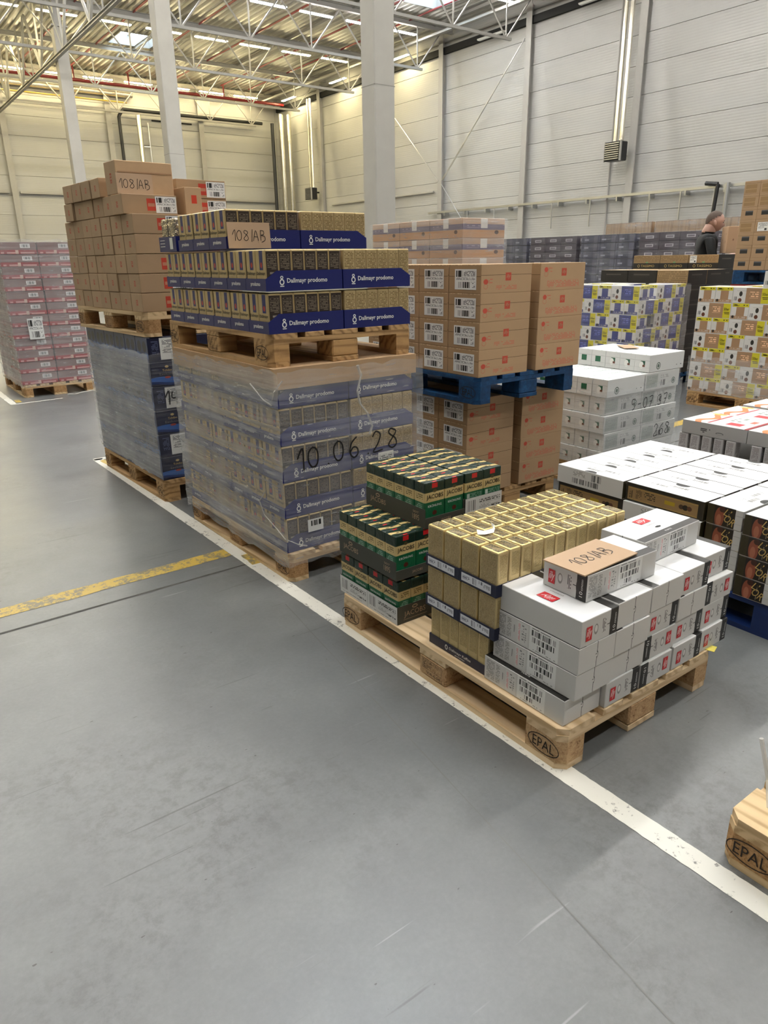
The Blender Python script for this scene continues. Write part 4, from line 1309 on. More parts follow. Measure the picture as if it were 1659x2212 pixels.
M['t_pic'] = printed('blue_case_picture', (.21, .26, .42), [('disc', .30, .62, .16, .22, (.10, .12, .2)), ('disc', .72, .62, .16, .22, (.12, .14, .22)), ('wave', .22, .06, 9, .4, .10, (.34, .44, .64))], .4, vary=.05)
TW, TD, TH = .39, .198, .1485
TMF = box_mesh('blue_case', TW, TD, TH, {'*': M['t_side'], '-y': M['t_front'], '+z': M['t_label']}, bevel=.003)
TML = box_mesh('blue_case_b', TW, TD, TH, {'*': M['t_pic'], '-y': M['t_label'], '+z': M['t_label']}, bevel=.003)
k = Marks(TW, TD, TH)
for cu in (.105, .285):
    k.text('-y', 'Tchibo', cu, .098, .060, M['goldtext'], .013).text('-y', 'Exclusive', cu, .075, .10, M['greytext'], .014)
TMP = k.mesh('lettering')
for t in range(6):
    for j in range(6):
        front = t % 2 == 0
        o = put(TMF if front else TML, 'coffee_case', 'dark blue coffee case, %s from the near corner, %s tier of the wrapped blue stack' % (ORD[j + 1], TIER[6][t]), 'box', 'dark blue coffee cases', F3(.004 + TW / 2, .012 + TD / 2 + j * .1985, .1455 + t * .1495), F3.r)
        if j == 0:
            if front:
                put(TMP, 'lettering', parent=o)
            o2 = put(TMF if front else TML, 'coffee_case', 'dark blue coffee case, inner end, %s tier of the wrapped blue stack' % TIER[6][t], 'box', 'dark blue coffee cases', F3(.004 + TW * 1.5 + .004, .012 + TD / 2, .1455 + t * .1495), F3.r)
            if front:
                put(TMP, 'lettering', parent=o2)
            else:
                q = Marks(TW, TD, TH, .002); q.quad('-y', .075, .012, .255, .142, M['label_plain'])
                me = q.mesh('shipping_label'); me.uv_layers.new(name='UVMap')
                for li, c in zip(range(4), ((0, 0), (1, 0), (1, 1), (0, 1))): me.uv_layers[0].data[li].uv = c
                put(me, 'shipping_label', parent=o)
                if t == 3:
                    q = Marks(TW, TD, TH, .004); q.strokes('-y', '140', .165, .075, .085, M['ink'], .009, adv=.85)
                    put(q.mesh('lettering'), 'lettering', parent=o)
film(F3, -.008, .002, .160, .812, 1.21, .945, 'milky stretch film round the dark blue coffee cases', ('milky', 'clear', 'clear', 'light'), pitch=.1495)  # milky aisle side is reflected light painted into the film

F3B = Frame(-.015, 3.252, .066)
pallet(F3B, 'chip', 'pale wooden pallet under the plain brown cartons', z=1.0445)
BW, BD, BH = .335, .1642, .1066
M['b_end'] = printed('carton_end', (.69, .585, .465), [('rect', .44, .34, .60, .64, (.70, .38, .30)), ('text', .45, .36, .59, .62, (.715, .585, .465), 3, 30)], .75, spec=.2, vary=.08)
M['b_long'] = printed('carton_long_side', (.625, .52, .405), [('rect', .44, .18, .61, .80, (.69, .25, .19)), ('text', .46, .34, .59, .66, (.70, .48, .38), 1, 60)], .75, spec=.2, vary=.04)
BM_ = box_mesh('brown_carton', BW, BD, BH, {'*': M['card'], '-x': M['b_end'], '+x': M['b_end'], '-y': M['b_long']}, bevel=.002)
q = Marks(BW, BD, BH, .0015); q.quad('-y', .200, .008, .330, .098, M['label'])
me = q.mesh('shipping_label'); me.uv_layers.new(name='UVMap')
for li, c in zip(range(4), ((0, 0), (1, 0), (1, 1), (0, 1))): me.uv_layers[0].data[li].uv = c
BLAB = me
ZC = 1.0445 + .1445
def bcarton(lx, ly, z, lab, rot=0.0, label=False, mesh=None):
    o = put(mesh or BM_, 'brown_carton', lab, 'box', 'plain brown cartons on the upper pallet', F3B(lx, ly, z), F3B.r + rot if not isinstance(rot, tuple) else rot)
    if label:
        put(BLAB, 'shipping_label', parent=o)
    return o
for t in range(5):
    for j in range(7):
        bcarton(.002 + BW / 2 + jit(.003), .006 + BD / 2 + j * .1705, ZC + .0005 + t * .1092, 'plain brown carton, %s from the near corner, %s tier above the blue coffee' % (ORD[j + 1], ['bottom', 'second', 'third', 'fourth', 'fifth'][t]), rot=jit(.01), label=j == 0)
    bcarton(.002 + BW * 1.5 + .004, .006 + BD / 2, ZC + .0005 + t * .1092, 'plain brown carton tucked behind the gold packs, %s tier above the blue coffee' % ['bottom', 'second', 'third', 'fourth', 'fifth'][t], label=True)
z6 = ZC + .0005 + 5 * .1092
for j in range(6):
    bcarton(BW / 2 + (-.012, 0, .004, 0, .002, -.01)[j], .085 + BD / 2 + j * .1735, z6, 'plain brown carton, %s from the near corner, sixth tier above the blue coffee' % ORD[j + 1], rot=jit(.02), label=j == 0)
z7 = z6 + .1092
BIG = box_mesh('big_carton', .345, .17, .178, {'*': M['card'], '-x': M['b_end']}, bevel=.003)
o = bcarton(.17, .235, z7, 'tall brown carton on top of the pile with a torn flap', mesh=BIG)
put(simple('torn_flap', M['card_edge'], (-.16, -.0875, .115, .165, -.0855, .122)), 'torn_flap', parent=o)
for j in range(4):
    bcarton(BW / 2 - .01, .40 + BD / 2 + j * .175, z7, 'plain brown carton on the very top row, %s behind the tall carton' % ORD[j + 1], rot=jit(.05))
o = card_sign('sign', .215, .11, '108/AB', 'brown cardboard sign with black handwriting on the tall carton', F3B(.10, .143, z7 + .056), (PI / 2 - .03, 0, F3B.r), .05)
# cartons farther along the end, over the gold packs
bcarton(.56, .30, z6, 'labelled brown carton beyond the tall one, under another labelled carton', label=True)
bcarton(.56, .30, z7, 'labelled brown carton beyond the tall one, topmost of two', label=True)
bcarton(.56, .48, z7, 'brown carton end peeping out behind the topmost labelled carton')
bcarton(.56, .48, z6, 'brown carton end below the one peeping out')
UPR = box_mesh('upright_carton', .108, .17, .155, {'*': M['card'], '-y': printed('carton_small_logo', CARD, [('rect', .38, .42, .70, .72, (.78, .27, .19))], .75, spec=.2, vary=.04)}, bevel=.002)
bcarton(.418, .14, z6, 'brown carton standing on end between the labelled cartons', mesh=UPR)
# ================================================================== 4. brown cartons with red print on the bright blue pallet
def uv4(me):
    me.uv_layers.new(name='UVMap')
    d = me.uv_layers[0].data
    for li in range(len(d)):
        d[li].uv = ((0, 0), (1, 0), (1, 1), (0, 1))[li % 4]
    return me
def label_mesh(w, d, h, face, u0, v0, u1, v1, m, eps=.0015, name='shipping_label'):
    q = Marks(w, d, h, eps)
    q.quad(face, u0, v0, u1, v1, m)
    return uv4(q.mesh(name))
CW, CDp, CH = .372, .249, .1432
RC = (.77, .34, .27)
M['c_end'] = printed('carton_label_end', (.655, .54, .41), [('rect', 0, .575, 1, .59, (.36, .27, .18)), ('rect', 0, 0, 1, .02, (.5, .39, .28)), ('bars', 0, .965, 1, .985, (.85, .76, .62), 60)], .75, spec=.2, vary=.03)
M['c_lid'] = printed('carton_lidded_side', CARD, [('rect', 0, .62, 1, .635, (.38, .29, .2)), ('tri', -.03, .35, -.02, .35, CARD), ('rect', .47, .42, .58, .70, RC), ('text', .29, .12, .70, .28, (.78, .47, .37), 3, 30),
    ('disc', .09, .40, .045, .09, RC), ('text', .14, .33, .22, .50, (.78, .45, .36), 3, 24), ('ring', .09, .24, .04, .09, RC, .8)], .75, spec=.2, vary=.03)
M['c_full'] = printed('carton_full_side', CARD, [('rect', .46, .52, .57, .80, RC), ('text', .15, .12, .87, .38, (.78, .45, .36), 5, 40),
    ('disc', .12, .76, .04, .09, RC), ('text', .17, .68, .25, .86, (.78, .45, .36), 3, 24), ('ring', .12, .60, .04, .09, RC, .8)], .75, spec=.2, vary=.03)
CA = box_mesh('printed_carton', CW, CDp, CH, {'*': M['card'], '-x': M['c_end'], '-y': M['c_lid']}, bevel=.002)
CB = box_mesh('printed_carton_b', CW, CDp, CH, {'*': M['card'], '-x': M['c_end'], '-y': M['c_full']}, bevel=.002)
k = Marks(CW, CDp, CH)
k.text('-y', 'illy', .195, .080, .030, M['card'], .024, shear=.3)
CAP_ = k.mesh('lettering')
k = Marks(CW, CDp, CH)
k.text('-y', 'illy', .192, .094, .030, M['card'], .024, shear=.3)
CBP = k.mesh('lettering')
CLAB = label_mesh(CW, CDp, CH, '-x', .05, .018, .215, .120, M['label'])
def pcarton(fr, lx, ly, z, b, lab, lb=True, lt=True):
    o = put(CB if b else CA, 'printed_carton', lab, 'box', 'brown cartons with red print', fr(lx, ly, z), fr.r + jit(.006))
    if lt: put(CBP if b else CAP_, 'lettering', parent=o)
    if lb: put(CLAB, 'shipping_label', parent=o)
F4 = Frame(1.245, 1.79, .0)
pallet(F4, 'old', 'worn wooden pallet under the lower red-printed cartons')
F4B = Frame(1.195, 1.66, .0)
pallet(F4B, 'blue', 'scuffed bright blue pallet carrying the upper red-printed cartons', z=.717)
for st, (fr, z0) in enumerate(((F4, .1455), (F4B, .717 + .1445))):
    nm = ['below the blue pallet', 'on the blue pallet'][st]
    for t in range(4):
        z = z0 + t * (CH - .0005 if st else .1425) + t * .0006
        cols = [(.01 + CW / 2, 0, False), (.01 + CW * 1.5 + .055, -.012, True)]
        for ci, (lx, dy, b) in enumerate(cols):
            n = 4 if ci == 0 else 1
            for j in range(n):
                pcarton(fr, lx, .004 + CDp / 2 + j * .2535 + (dy if j == 0 else 0), z, b, 'red-printed brown carton %s, %s tier, %s, %s from the end' % (nm, TIER[4][t], ['labelled', 'lettered'][ci], ORD[j + 1]), lb=ci == 0, lt=j == 0)

# ================================================================== 5. white and dark coffee boxes on the deep blue pallet
F6 = Frame(1.272, -.05, 0)
pallet(F6, 'navy', 'deep blue pallet under the white and dark boxes', stamps=False)
LL, LW, LH = .382, .152, .0865
DK = (.145, .135, .10)
LG = (.58, .47, .31)
M['l_top'] = printed('flat_box_lid', (.90, .90, .895), [('bars', .35, .28, .60, .42, (.52, .52, .51), 170), ('bars', .55, .48, .78, .60, (.52, .52, .51), 170), ('text', .30, .5, .5, .6, (.7, .7, .7), 2, 60),
    ('disc', .50, .04, .085, .16, (.13, .13, .12))], .5, vary=.01)
M['l_white'] = printed('flat_box_barcode_side', (.84, .84, .83), [('text', .25, .58, .45, .88, (.55, .55, .54), 5, 60), ('bars', .53, .5, .68, .88, (.40, .40, .4), 190), ('bars', .24, .16, .64, .46, (.42, .42, .42), 150)], .5, vary=.015)
M['l_dark'] = printed('flat_box_dark_side', DK, [('rect', .03, .10, .93, .80, LG), ('rect', .03, .73, .93, .755, (.72, .6, .3)), ('rect', .03, .13, .93, .15, (.72, .6, .3)), ('vtext', .05, .2, .10, .7, (.3, .24, .15), 2, 20),
    ('text', .14, .2, .22, .72, (.33, .26, .17), 7, 70), ('text', .25, .28, .40, .68, (.22, .18, .12), 4, 50), ('rect', .52, .36, .65, .56, (.70, .60, .16)), ('disc', .73, .45, .03, .12, (.28, .2, .15)), ('disc', .78, .45, .035, .14, (.1, .09, .08)), ('disc', .83, .45, .03, .12, (.35, .22, .16))], .45, vary=.03)
M['l_end'] = printed('dark_box_end', (.12, .105, .09), [('rect', 0, 0, .20, 1, (.20, .18, .10)), ('disc', .36, .42, .13, .50, (.55, .30, .22)), ('disc', .35, .30, .07, .28, (.66, .41, .31)), ('disc', .42, .84, .08, .14, (.25, .14, .11)),
    ('rect', .79, 0, 1, 1, (.80, .80, .79)), ('rect', .8, .70, 1, .72, (.62, .62, .61)), ('rect', .8, .3, 1, .31, (.65, .65, .64)), ('vtext', .60, .1, .63, .8, (.6, .55, .45), 1, 14), ('rect', 0, 0, 1, .03, (.7, .66, .6))], .4, vary=.05)
LBA = box_mesh('flat_box', LL, LW, LH, {'*': M['l_dark'], '-x': M['l_end'], '+x': M['l_end'], '-y': M['l_white'], '+y': M['l_dark'], '+z': M['l_top']}, bevel=.0015)
k = Marks(LL, LW, LH, .0009)
for fc in ('-x', '+x'):
    k.text(fc, 'L’', .088, .064, .030, M['goldtext'], .030, rot=-.25, shear=.3).text(fc, 'OR', .100, .034, .046, M['goldtext'], .034, rot=-.45, shear=.1)
LBP = k.mesh('lettering')
def fbox(lx, ly, z, rot, lab, lt=False):
    o = put(LBA, 'flat_coffee_box', lab, 'box', 'white and dark flat boxes', F6(lx, ly, z), F6.r + rot + jit(.01))
    if lt: put(LBP, 'lettering', parent=o)
for t in range(4):
    z = .1455 + t * (LH + .0008)
    # ends to the aisle, two columns
    for c in range(2):
        for d in range(2 if t == 3 else 1):
            y = (.325 - .165 * c)
            fbox(.01 - .018 * c + LL / 2 + d * (LL + .004), y, z, 0, 'dark box with picture end, %s column from the camera side, %s tier%s' % (['second', 'first'][c], TIER[4][t], '' if d == 0 else ', inner one'), d == 0)
    # long sides to the aisle
    for s in range(2):
        for r in range(5 if t == 3 else 2 if t == 2 else 1):
            white = (t + s) % 2 == 0
            fbox(.0 + LW / 2 + r * .1545 - (.012 if white else 0), .41 + LL / 2 + s * .39, z, (-PI / 2 if white else PI / 2), 'flat box, %s long side out, %s stack from the picture ends, %s tier, %s row' % (['dark', 'white'][white], ['near', 'far'][s], TIER[4][t], ORD[r + 1]))

# ================================================================== 6. white boxes with a round emblem
F8 = Frame(2.335, 1.674, 0)
pallet(F8, 'old', 'wooden pallet hidden under the white boxes with green emblems')
SW, SDp, SH = .392, .1175, .1145
M['s_long'] = printed('emblem_box_long', (.82, .825, .815), [('rect', .03, .12, .36, .88, (.70, .72, .70)), ('text', .05, .2, .34, .8, (.62, .65, .63), 7, 40), ('bars', .46, .16, .60, .5, (.5, .5, .5), 60), ('text', .44, .6, .68, .8, (.62, .62, .62), 3, 40), ('ring', .83, .36, .055, .19, (.36, .42, .38), .55), ('disc', .83, .36, .03, .10, (.42, .48, .44))], .45, vary=.015)
M['s_clean'] = printed('emblem_box_face', (.86, .865, .855), [('ring', .25, .33, .06, .21, (.30, .38, .33), .55), ('disc', .25, .33, .03, .11, (.34, .42, .37)), ('text', .78, .22, .93, .32, (.3, .3, .3), 1, 50)], .4, vary=.01)
M['s_end'] = printed('emblem_box_end', (.84, .845, .835), [('rect', 0, .66, 1, .675, (.62, .62, .61)), ('rect', .28, .30, .66, .64, (.10, .36, .25)), ('rect', 0, .26, 1, .27, (.66, .66, .65))], .4, vary=.015)
M['s_end2'] = printed('emblem_box_end_pic', (.84, .845, .835), [('rect', 0, .66, 1, .675, (.62, .62, .61)), ('rect', .40, .30, .68, .64, (.12, .34, .25)), ('disc', .45, .40, .14, .2, (.92, .92, .9)), ('rect', .52, .3, .68, .42, (.40, .22, .14)), ('rect', 0, .26, 1, .27, (.66, .66, .65))], .4, vary=.015)
M['s_top'] = printed('emblem_box_top', (.90, .905, .90), [('bars', .05, .45, .95, .50, (.25, .45, .38), 60), ('wave', .3, .08, 9, 0, .03, (.62, .70, .67))], .4, vary=.01)
SA = box_mesh('white_emblem_box', SW, SDp, SH, {'-x': M['s_end'], '+x': M['s_end'], '-y': M['s_clean'], '+y': M['s_long'], '+z': M['s_top'], '-z': M['s_top']}, bevel=.002)
SB = box_mesh('white_emblem_box_b', SW, SDp, SH, {'-x': M['s_end2'], '+x': M['s_end2'], '-y': M['s_long'], '+y': M['s_long'], '+z': M['s_top'], '-z': M['s_top']}, bevel=.002)
SG = 'white boxes with green emblems'
SC_ = box_mesh('white_emblem_box_c', SW, SDp, SH, {'-x': M['s_end2'], '+x': M['s_end2'], '-y': M['s_clean'], '+y': M['s_long'], '+z': M['s_top'], '-z': M['s_top']}, bevel=.002)
def sbox(lx, ly, z, b, lab, rot=0.0):
    put([SA, SB, SC_][b], 'white_box', lab, 'box', SG, F8(lx, ly, z), F8.r + rot + jit(.012))
zs = .1455
for t in range(5):
    z = zs + .025 * 0 + t * .1172
    for c in range(2):
        for j in range(7 if t == 4 else 4):
            if c == 1 and j > 0 and t < 4: continue
            sbox(.004 + SW / 2 + c * .398 + (.012 if t % 2 else 0), .003 + SDp / 2 + j * .1185 + (.02 if t == 3 else 0), z, 2 if (t == 4 and c == 0 and j == 0) else int(t < 4 or c == 1), 'white box with emblem, %s from the end, %s, %s tier' % (ORD[j + 1], ['aisle side', 'inner side'][c], ['bottom', 'second', 'third', 'wrapped upper', 'loose upper'][t]))
for j in range(5):
    sbox(.455 + SW / 2 - .02, .003 + SDp / 2 + j * .1185, zs + 5 * .1172, 2 if j < 3 else 0, 'loose white box on the very top, %s from the end' % ORD[j + 1])
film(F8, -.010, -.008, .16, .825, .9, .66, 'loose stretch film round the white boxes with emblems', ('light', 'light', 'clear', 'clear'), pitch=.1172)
k = Marks(.8, 1.2, .8, .02)
k.strokes('-y', '5-07.37', .45, .545, .075, M['ink'], .006, adv=.85)
put(k.mesh('handwriting'), 'handwriting', 'black marker date on the film of the white emblem boxes', 'writing', None, F8(.4, .6, 0), F8.r)
k = Marks(.8, 1.2, .8, .02)
k.strokes('-y', '268', .62, .335, .085, M['ink'], .006, adv=.75)
put(k.mesh('handwriting'), 'handwriting', 'short black marker number low on the film of the white emblem boxes', 'writing', None, F8(.4, .6, 0), F8.r)
o = card_sign('sign', .20, .10, '', 'small blank brown cardboard sheet lying on the loose white boxes', F8(.68, .36, zs + 6 * .1172 + .004), (0, 0, .9), .05)

# ================================================================== 7. red and white trays behind the dark boxes
F7 = Frame(2.39, .0, 0)
pallet(F7, 'old', 'wooden pallet under the red and white trays', stamps=False)
M['r_top'] = printed('red_tray_top', (.89, .885, .875), [('wave', .75, .06, 9, 0, .05, (.86, .50, .28)), ('rect', .05, .60, .95, .64, (.70, .22, .24)), ('rect', .15, .18, .38, .40, (.74, .18, .22)), ('rect', .55, .12, .75, .2, (.80, .40, .28)), ('text', .5, .3, .9, .5, (.55, .6, .55), 2, 20), ('disc', .9, .8, .06, .12, (.90, .75, .35)), ('rect', 0, 0, 1, .05, (.62, .15, .18))], .45, vary=.02)
M['r_side'] = printed('red_tray_side', (.755, .75, .74), [('text', .30, .25, .45, .6, (.15, .15, .15), 3, 30), ('disc', .60, .35, .06, .09, (.4, .4, .4)), ('disc', .60, .33, .05, .06, (.755, .75, .74))], .5, vary=.015)
M['r_pack'] = printed('white_pack_side', (.80, .79, .785), [('vtext', .15, .05, .8, .95, (.62, .59, .59), 5, 30)], .5)
RT = box_mesh('red_white_tray', .30, .385, .078, {'*': M['r_side'], '+z': M['r_top']}, bevel=.002)
RPK = box_mesh('white_pack', .06, .055, .125, {'*': M['r_pack']}, bevel=.002)
for r in range(2):
    for t in range(3):
        for j in range(3):
            if t == 2 and r == 1 and j == 2: continue
            z = .1455 + t * .205 * .66
            if t == 2:
                put(RT, 'red_white_tray', 'white tray with red printed top, %s from the far end, %s row' % (ORD[j + 1], ['aisle', 'inner'][r]), 'tray', 'red and white trays', F7(.155 + r * .31, .98 - j * .392, .1455 + .335), F7.r + jit(.01))
for r in range(1):
    for j in range(3):
        put(RT, 'red_white_tray', 'white tray with red printed top, far inner row, %s along' % ORD[j + 1], 'tray', 'red and white trays', F7(.155 + 2 * .31 + .05, .98 - j * .392, .1455 + .335), F7.r + jit(.02))
for t in range(2):
    for j in range(15):
        if j in (5, 10): continue
        for r in ((0, 5) if t == 1 else (0,)):
            put(RPK, 'white_coffee_pack', 'small white pack under the red trays, %s from the far end, %s tier%s' % (ORD[j + 1], ['bottom', 'upper'][t], ', deep inside' if r else ''), 'coffee pack', 'white packs under the red trays', F7(.035 + r * .13, 1.155 - j * .072, .1455 + t * .168 + (.04 if t else 0)), F7.r)
    put(simple('divider_tray', M['r_side'], (0, 0, 0, .8, 1.19, .004), (0, 0, .004, .004, 1.19, .035 if t else .03)), 'divider_tray', 'flat white divider tray between the small white packs, %s tier' % ['bottom', 'upper'][t], 'tray', 'divider trays', F7(0, .0, .1446 + t * .168 + (.036 if t else 0)), F7.r).location.z -= .0 if t else .0

# ================================================================== 8. blue and yellow / brown and yellow coffee boxes
YE = (.80, .76, .16)
def capsule_boxes(tag, main, dark):
    m_end = printed(tag + '_box_end', (.82, .815, .80), [('rect', .06, .78, .98, 1, YE), ('text', .12, .82, .9, .94, (.25, .23, .08), 1, 12), ('rect', .30, .20, .76, .78, main), ('rect', .02, .02, .95, .22, dark), ('text', .3, .06, .85, .16, (.8, .78, .75), 1, 20), ('disc', .14, .15, .07, .09, (.15, .13, .12)), ('rect', .985, 0, 1, 1, (.6, .6, .6))], .45, vary=.03)
    m_long = printed(tag + '_box_long', (.83, .825, .81), [('rect', .36, .02, .78, .97, main), ('text', .46, .35, .70, .75, tuple(min(1, x * 1.35 + .1) for x in main), 3, 30), ('rect', .78, .03, .985, .96, YE), ('text', .81, .28, .96, .46, (.25, .23, .08), 2, 40),
        ('rect', .10, .78, .78, .79, (.4, .35, .3)), ('disc', .22, .60, .045, .16, (.16, .16, .15)), ('bars', .03, .18, .12, .42, (.45, .45, .45), 60), ('disc', .21, .2, .05, .13, (.38, .2, .13))], .45, vary=.03)
    m_top = printed(tag + '_box_top', (.80, .78, .72), [('rect', 0, .0, 1, .03, (.5, .45, .4)), ('rect', .36, .1, .7, .9, tuple(x * .6 + .35 for x in main))], .45, vary=.03)
    e = box_mesh(tag + '_box', .352, .174, .1455, {'*': m_end, '-y': m_long, '+y': m_long, '-x': m_end, '+x': m_end, '+z': m_top}, bevel=.002)
    k = Marks(.352, .174, .1455)
    k.text('-y', '50er', .31, .088, .055, M['black'], .026)
    k.text('-x', '50er', .05, .129, .06, M['black'], .017)
    return e, k.mesh('lettering')
BX, BXP = capsule_boxes('brown_capsule', (.63, .50, .38), (.66, .53, .41))
UX, UXP = capsule_boxes('blue_capsule', (.24, .27, .50), (.27, .29, .50))
def capsule_stack(fr, me, lt, tiers, name, cat_label, y_from, z0=.1455, xface=True, yface=False):
    """long sides and ends alternate along the faces"""
    g = name
    for t in range(tiers):
        z = z0 + t * .1464
        y = 1.198
        seq = ['e', 'e', 'l', 'e', 'l'] if t % 2 == 0 else ['l', 'e', 'l', 'e', 'e']
        i = 0
        for s in seq:
            w = .1755 if s == 'e' else .3535
            i += 1
            y -= w
            if y < -.09: break
            if s == 'e':
                o = put(me, 'capsule_box', '%s, end out, %s along the aisle side, %s tier' % (cat_label, ORD[i], TIER.get(tiers, TIER[7])[min(t, 6)]), 'box', g, fr(.178, y + .0875, z), fr.r)
            else:
                o = put(me, 'capsule_box', '%s, long side out, %s along the aisle side, %s tier' % (cat_label, ORD[i], TIER.get(tiers, TIER[7])[min(t, 6)]), 'box', g, fr(.089, y + .1768, z), fr.r - PI / 2)
            put(lt, 'lettering', parent=o)
        if yface:
            x = .36 if t % 2 == 0 else .36
            for i2, s in enumerate(['l', 'e'] if t % 2 == 0 else ['e', 'l']):
                w = .352 if s == 'l' else .174
                if x + w > .9: break
                o = put(me, 'capsule_box', '%s on the end face, %s out, %s along, %s tier' % (cat_label, {'l': 'long side', 'e': 'end'}[s], ORD[i2 + 1], TIER.get(tiers, TIER[7])[min(t, 6)]), 'box', g, fr(x + w / 2, .09 if s == 'l' else .178, z), fr.r + (0 if s == 'l' else PI / 2))
                put(lt, 'lettering', parent=o)
                x += w + .003
        if t == tiers - 1:
            for i2 in range(3):
                put(me, 'capsule_box', '%s inside the top tier, %s from the aisle end' % (cat_label, ORD[i2 + 1]), 'box', g, fr(.57, .50 + .18 * i2, z), fr.r)
F11 = Frame(5.45, 1.79, 0)
pallet(F11, 'old', 'worn wooden pallet under the brown and yellow capsule boxes', stamps=True)
capsule_stack(F11, BX, BXP, 7, 'brown and yellow capsule boxes', 'brown and yellow capsule box', 0)
o = put(BX, 'capsule_box', 'single brown and yellow capsule box on top of its stack', 'box', 'brown and yellow capsule boxes', F11(.12, .52, .1455 + 7 * .1464 + .001), F11.r + PI / 2)
put(BXP, 'lettering', parent=o); o.rotation_euler[2] = F11.r - PI / 2
o.location = F11(.10, .40, .1455 + 7 * .1464 + .001)
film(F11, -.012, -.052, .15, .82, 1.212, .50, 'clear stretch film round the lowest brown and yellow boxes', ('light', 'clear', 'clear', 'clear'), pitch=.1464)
F9 = Frame(5.25, 3.56, 0)
pallet(F9, 'old', 'wooden pallet under the blue and yellow capsule boxes', stamps=False)
capsule_stack(F9, UX, UXP, 7, 'blue and yellow capsule boxes', 'blue and yellow capsule box', 0, yface=True)
film(F9, -.012, -.052, .15, .91, 1.212, 1.17, 'clear stretch film round the blue and yellow boxes', ('clear', 'light', 'clear', 'clear'), pitch=.1464)

# ================================================================== 9. dark pod cases
NB_, KB = (.16, .145, .13), (.60, .49, .34)
M['p_front'] = printed('pod_case_front', KB, [('rect', 0, 0, 1, .42, NB_), ('text', .02, .5, .98, .95, (.50, .40, .27), 5, 30), ('disc', .52, .47, .05, .06, (.45, .6, .4))], .55, vary=.05)
M['p_side'] = printed('pod_case_side', NB_, [('text', .2, .55, .8, .75, (.30, .28, .25), 1, 16), ('rect', .985, 0, 1, 1, (.08, .07, .06)), ('rect', 0, 0, 1, .02, (.08, .07, .06))], .5, vary=.05)
M['p_flat'] = printed('pod_case_kraft', KB, [('text', .02, .1, .98, .92, (.50, .40, .27), 6, 30)], .6, vary=.05)
M['p_top'] = plain('pod_case_top', (.80, .69, .54), .7)
PCm = box_mesh('pod_case', .39, .395, .165, {'-x': M['p_front'], '+x': M['p_front'], '-y': M['p_side'], '+y': M['p_side'], '+z': M['p_top']}, bevel=.002)
PCd = box_mesh('pod_case_dark', .39, .395, .165, {'*': M['p_side'], '+z': M['p_top']}, bevel=.002)
PCk = box_mesh('pod_case_kraft', .39, .395, .165, {'-x': M['p_flat'], '*': M['p_side'], '+z': M['p_top']}, bevel=.002)
k = Marks(.39, .395, .165)
k.text('-x', 'TASSIMO', .22, .034, .20, M['goldtext'], .030).ring('-x', .085, .034, .018, .018, .005, M['goldtext'], 14)
PCP = k.mesh('lettering')
PLAB = label_mesh(.39, .395, .165, '-x', .02, .07, .11, .155, M['label_plain'])
def pod(fr, lx, ly, z, me, lab, lt=False, lb=False):
    o = put(me, 'pod_case', lab, 'box', 'dark pod cases', fr(lx, ly, z), fr.r)
    if lt: put(PCP, 'lettering', parent=o)
    if lb: put(PLAB, 'shipping_label', parent=o)
F10 = Frame(6.35, 3.68, 0)
F10B = Frame(7.24, 3.85, 0)
pallet(F10, 'blue', 'blue pallet under the lower dark pod cases', stamps=False)
pallet(F10B, 'old', 'wooden pallet under the taller dark pod cases', stamps=False)
for t in range(7):
    z = .1455 + t * .1655
    for j in range(3):
        for c in range(2):
            if c == 1 and j > 0: continue
            pod(F10, .2 + c * .395, .2 + j * .40, z, PCd if t != 6 else (PCk if j == 0 else PCd), 'dark pod case of the lower stack, %s from the end, %s, %s tier' % (ORD[j + 1], ['aisle side', 'inner side'][c], TIER[7][t]), lb=(t == 4 and j == 0 and c == 0))
for t in range(8):
    z = .1455 + t * .1655
    for j in range(3):
        for c in range(2):
            if c == 1 and j > 0: continue
            pod(F10B, .2 + c * .395, .2 + j * .40, z, PCm if c == 0 else PCd, 'dark pod case of the taller stack, %s from the end, %s, %s tier' % (ORD[j + 1], ['kraft front out', 'dark side out'][c], ['bottom', 'second', 'third', 'fourth', 'fifth', 'sixth', 'seventh', 'top'][t]), lt=c == 0, lb=(t == 7 and j == 0 and c == 0))

# ================================================================== 10. window cartons on a blue pallet over a red load
F12 = Frame(6.62, 2.12, 0)
M['redload'] = printed('red_wrapped_board', (.55, .16, .18), [('text', .1, .2, .9, .8, (.7, .5, .48), 5, 20)], .4, vary=.1)
pallet(F12, 'old', 'wooden pallet under the red cases below the window cartons', stamps=False)
RC12 = box_mesh('red_case', .395, .395, .20, {'*': M['redload']}, bevel=.003)
for t in range(5):
    for j in range(3):
        put(RC12, 'red_case', 'red case under the blue pallet of window cartons, %s along, %s tier' % (ORD[j + 1], TIER[5][t]), 'box', 'red cases under window cartons', F12(.2, .2 + j * .4, .1455 + t * .2015), 0)
ZP = .1455 + 5 * .2015 + .003
pallet(F12, 'blue', 'bright blue pallet carrying the brown window cartons', z=ZP, stamps=False)
M['w_face'] = printed('window_carton', (.65, .54, .42), [('rect', .28, .34, .76, .70, (.22, .22, .21)), ('rect', .28, .60, .76, .70, (.35, .35, .36)), ('rect', 0, .76, 1, .78, (.45, .36, .25)), ('rect', .985, 0, 1, 1, (.42, .33, .22))], .7, spec=.2, vary=.03)
M['w_taped'] = printed('taped_carton', (.65, .54, .42), [('rect', 0, .80, 1, .82, (.45, .36, .25)), ('rect', .10, .08, .80, .72, (.58, .47, .33)), ('rect', .10, .36, .80, .39, (.72, .60, .44))], .6, spec=.25, vary=.03)
WCM = box_mesh('window_carton', .39, .172, .128, {'*': M['card'], '-x': M['w_face']}, bevel=.002)
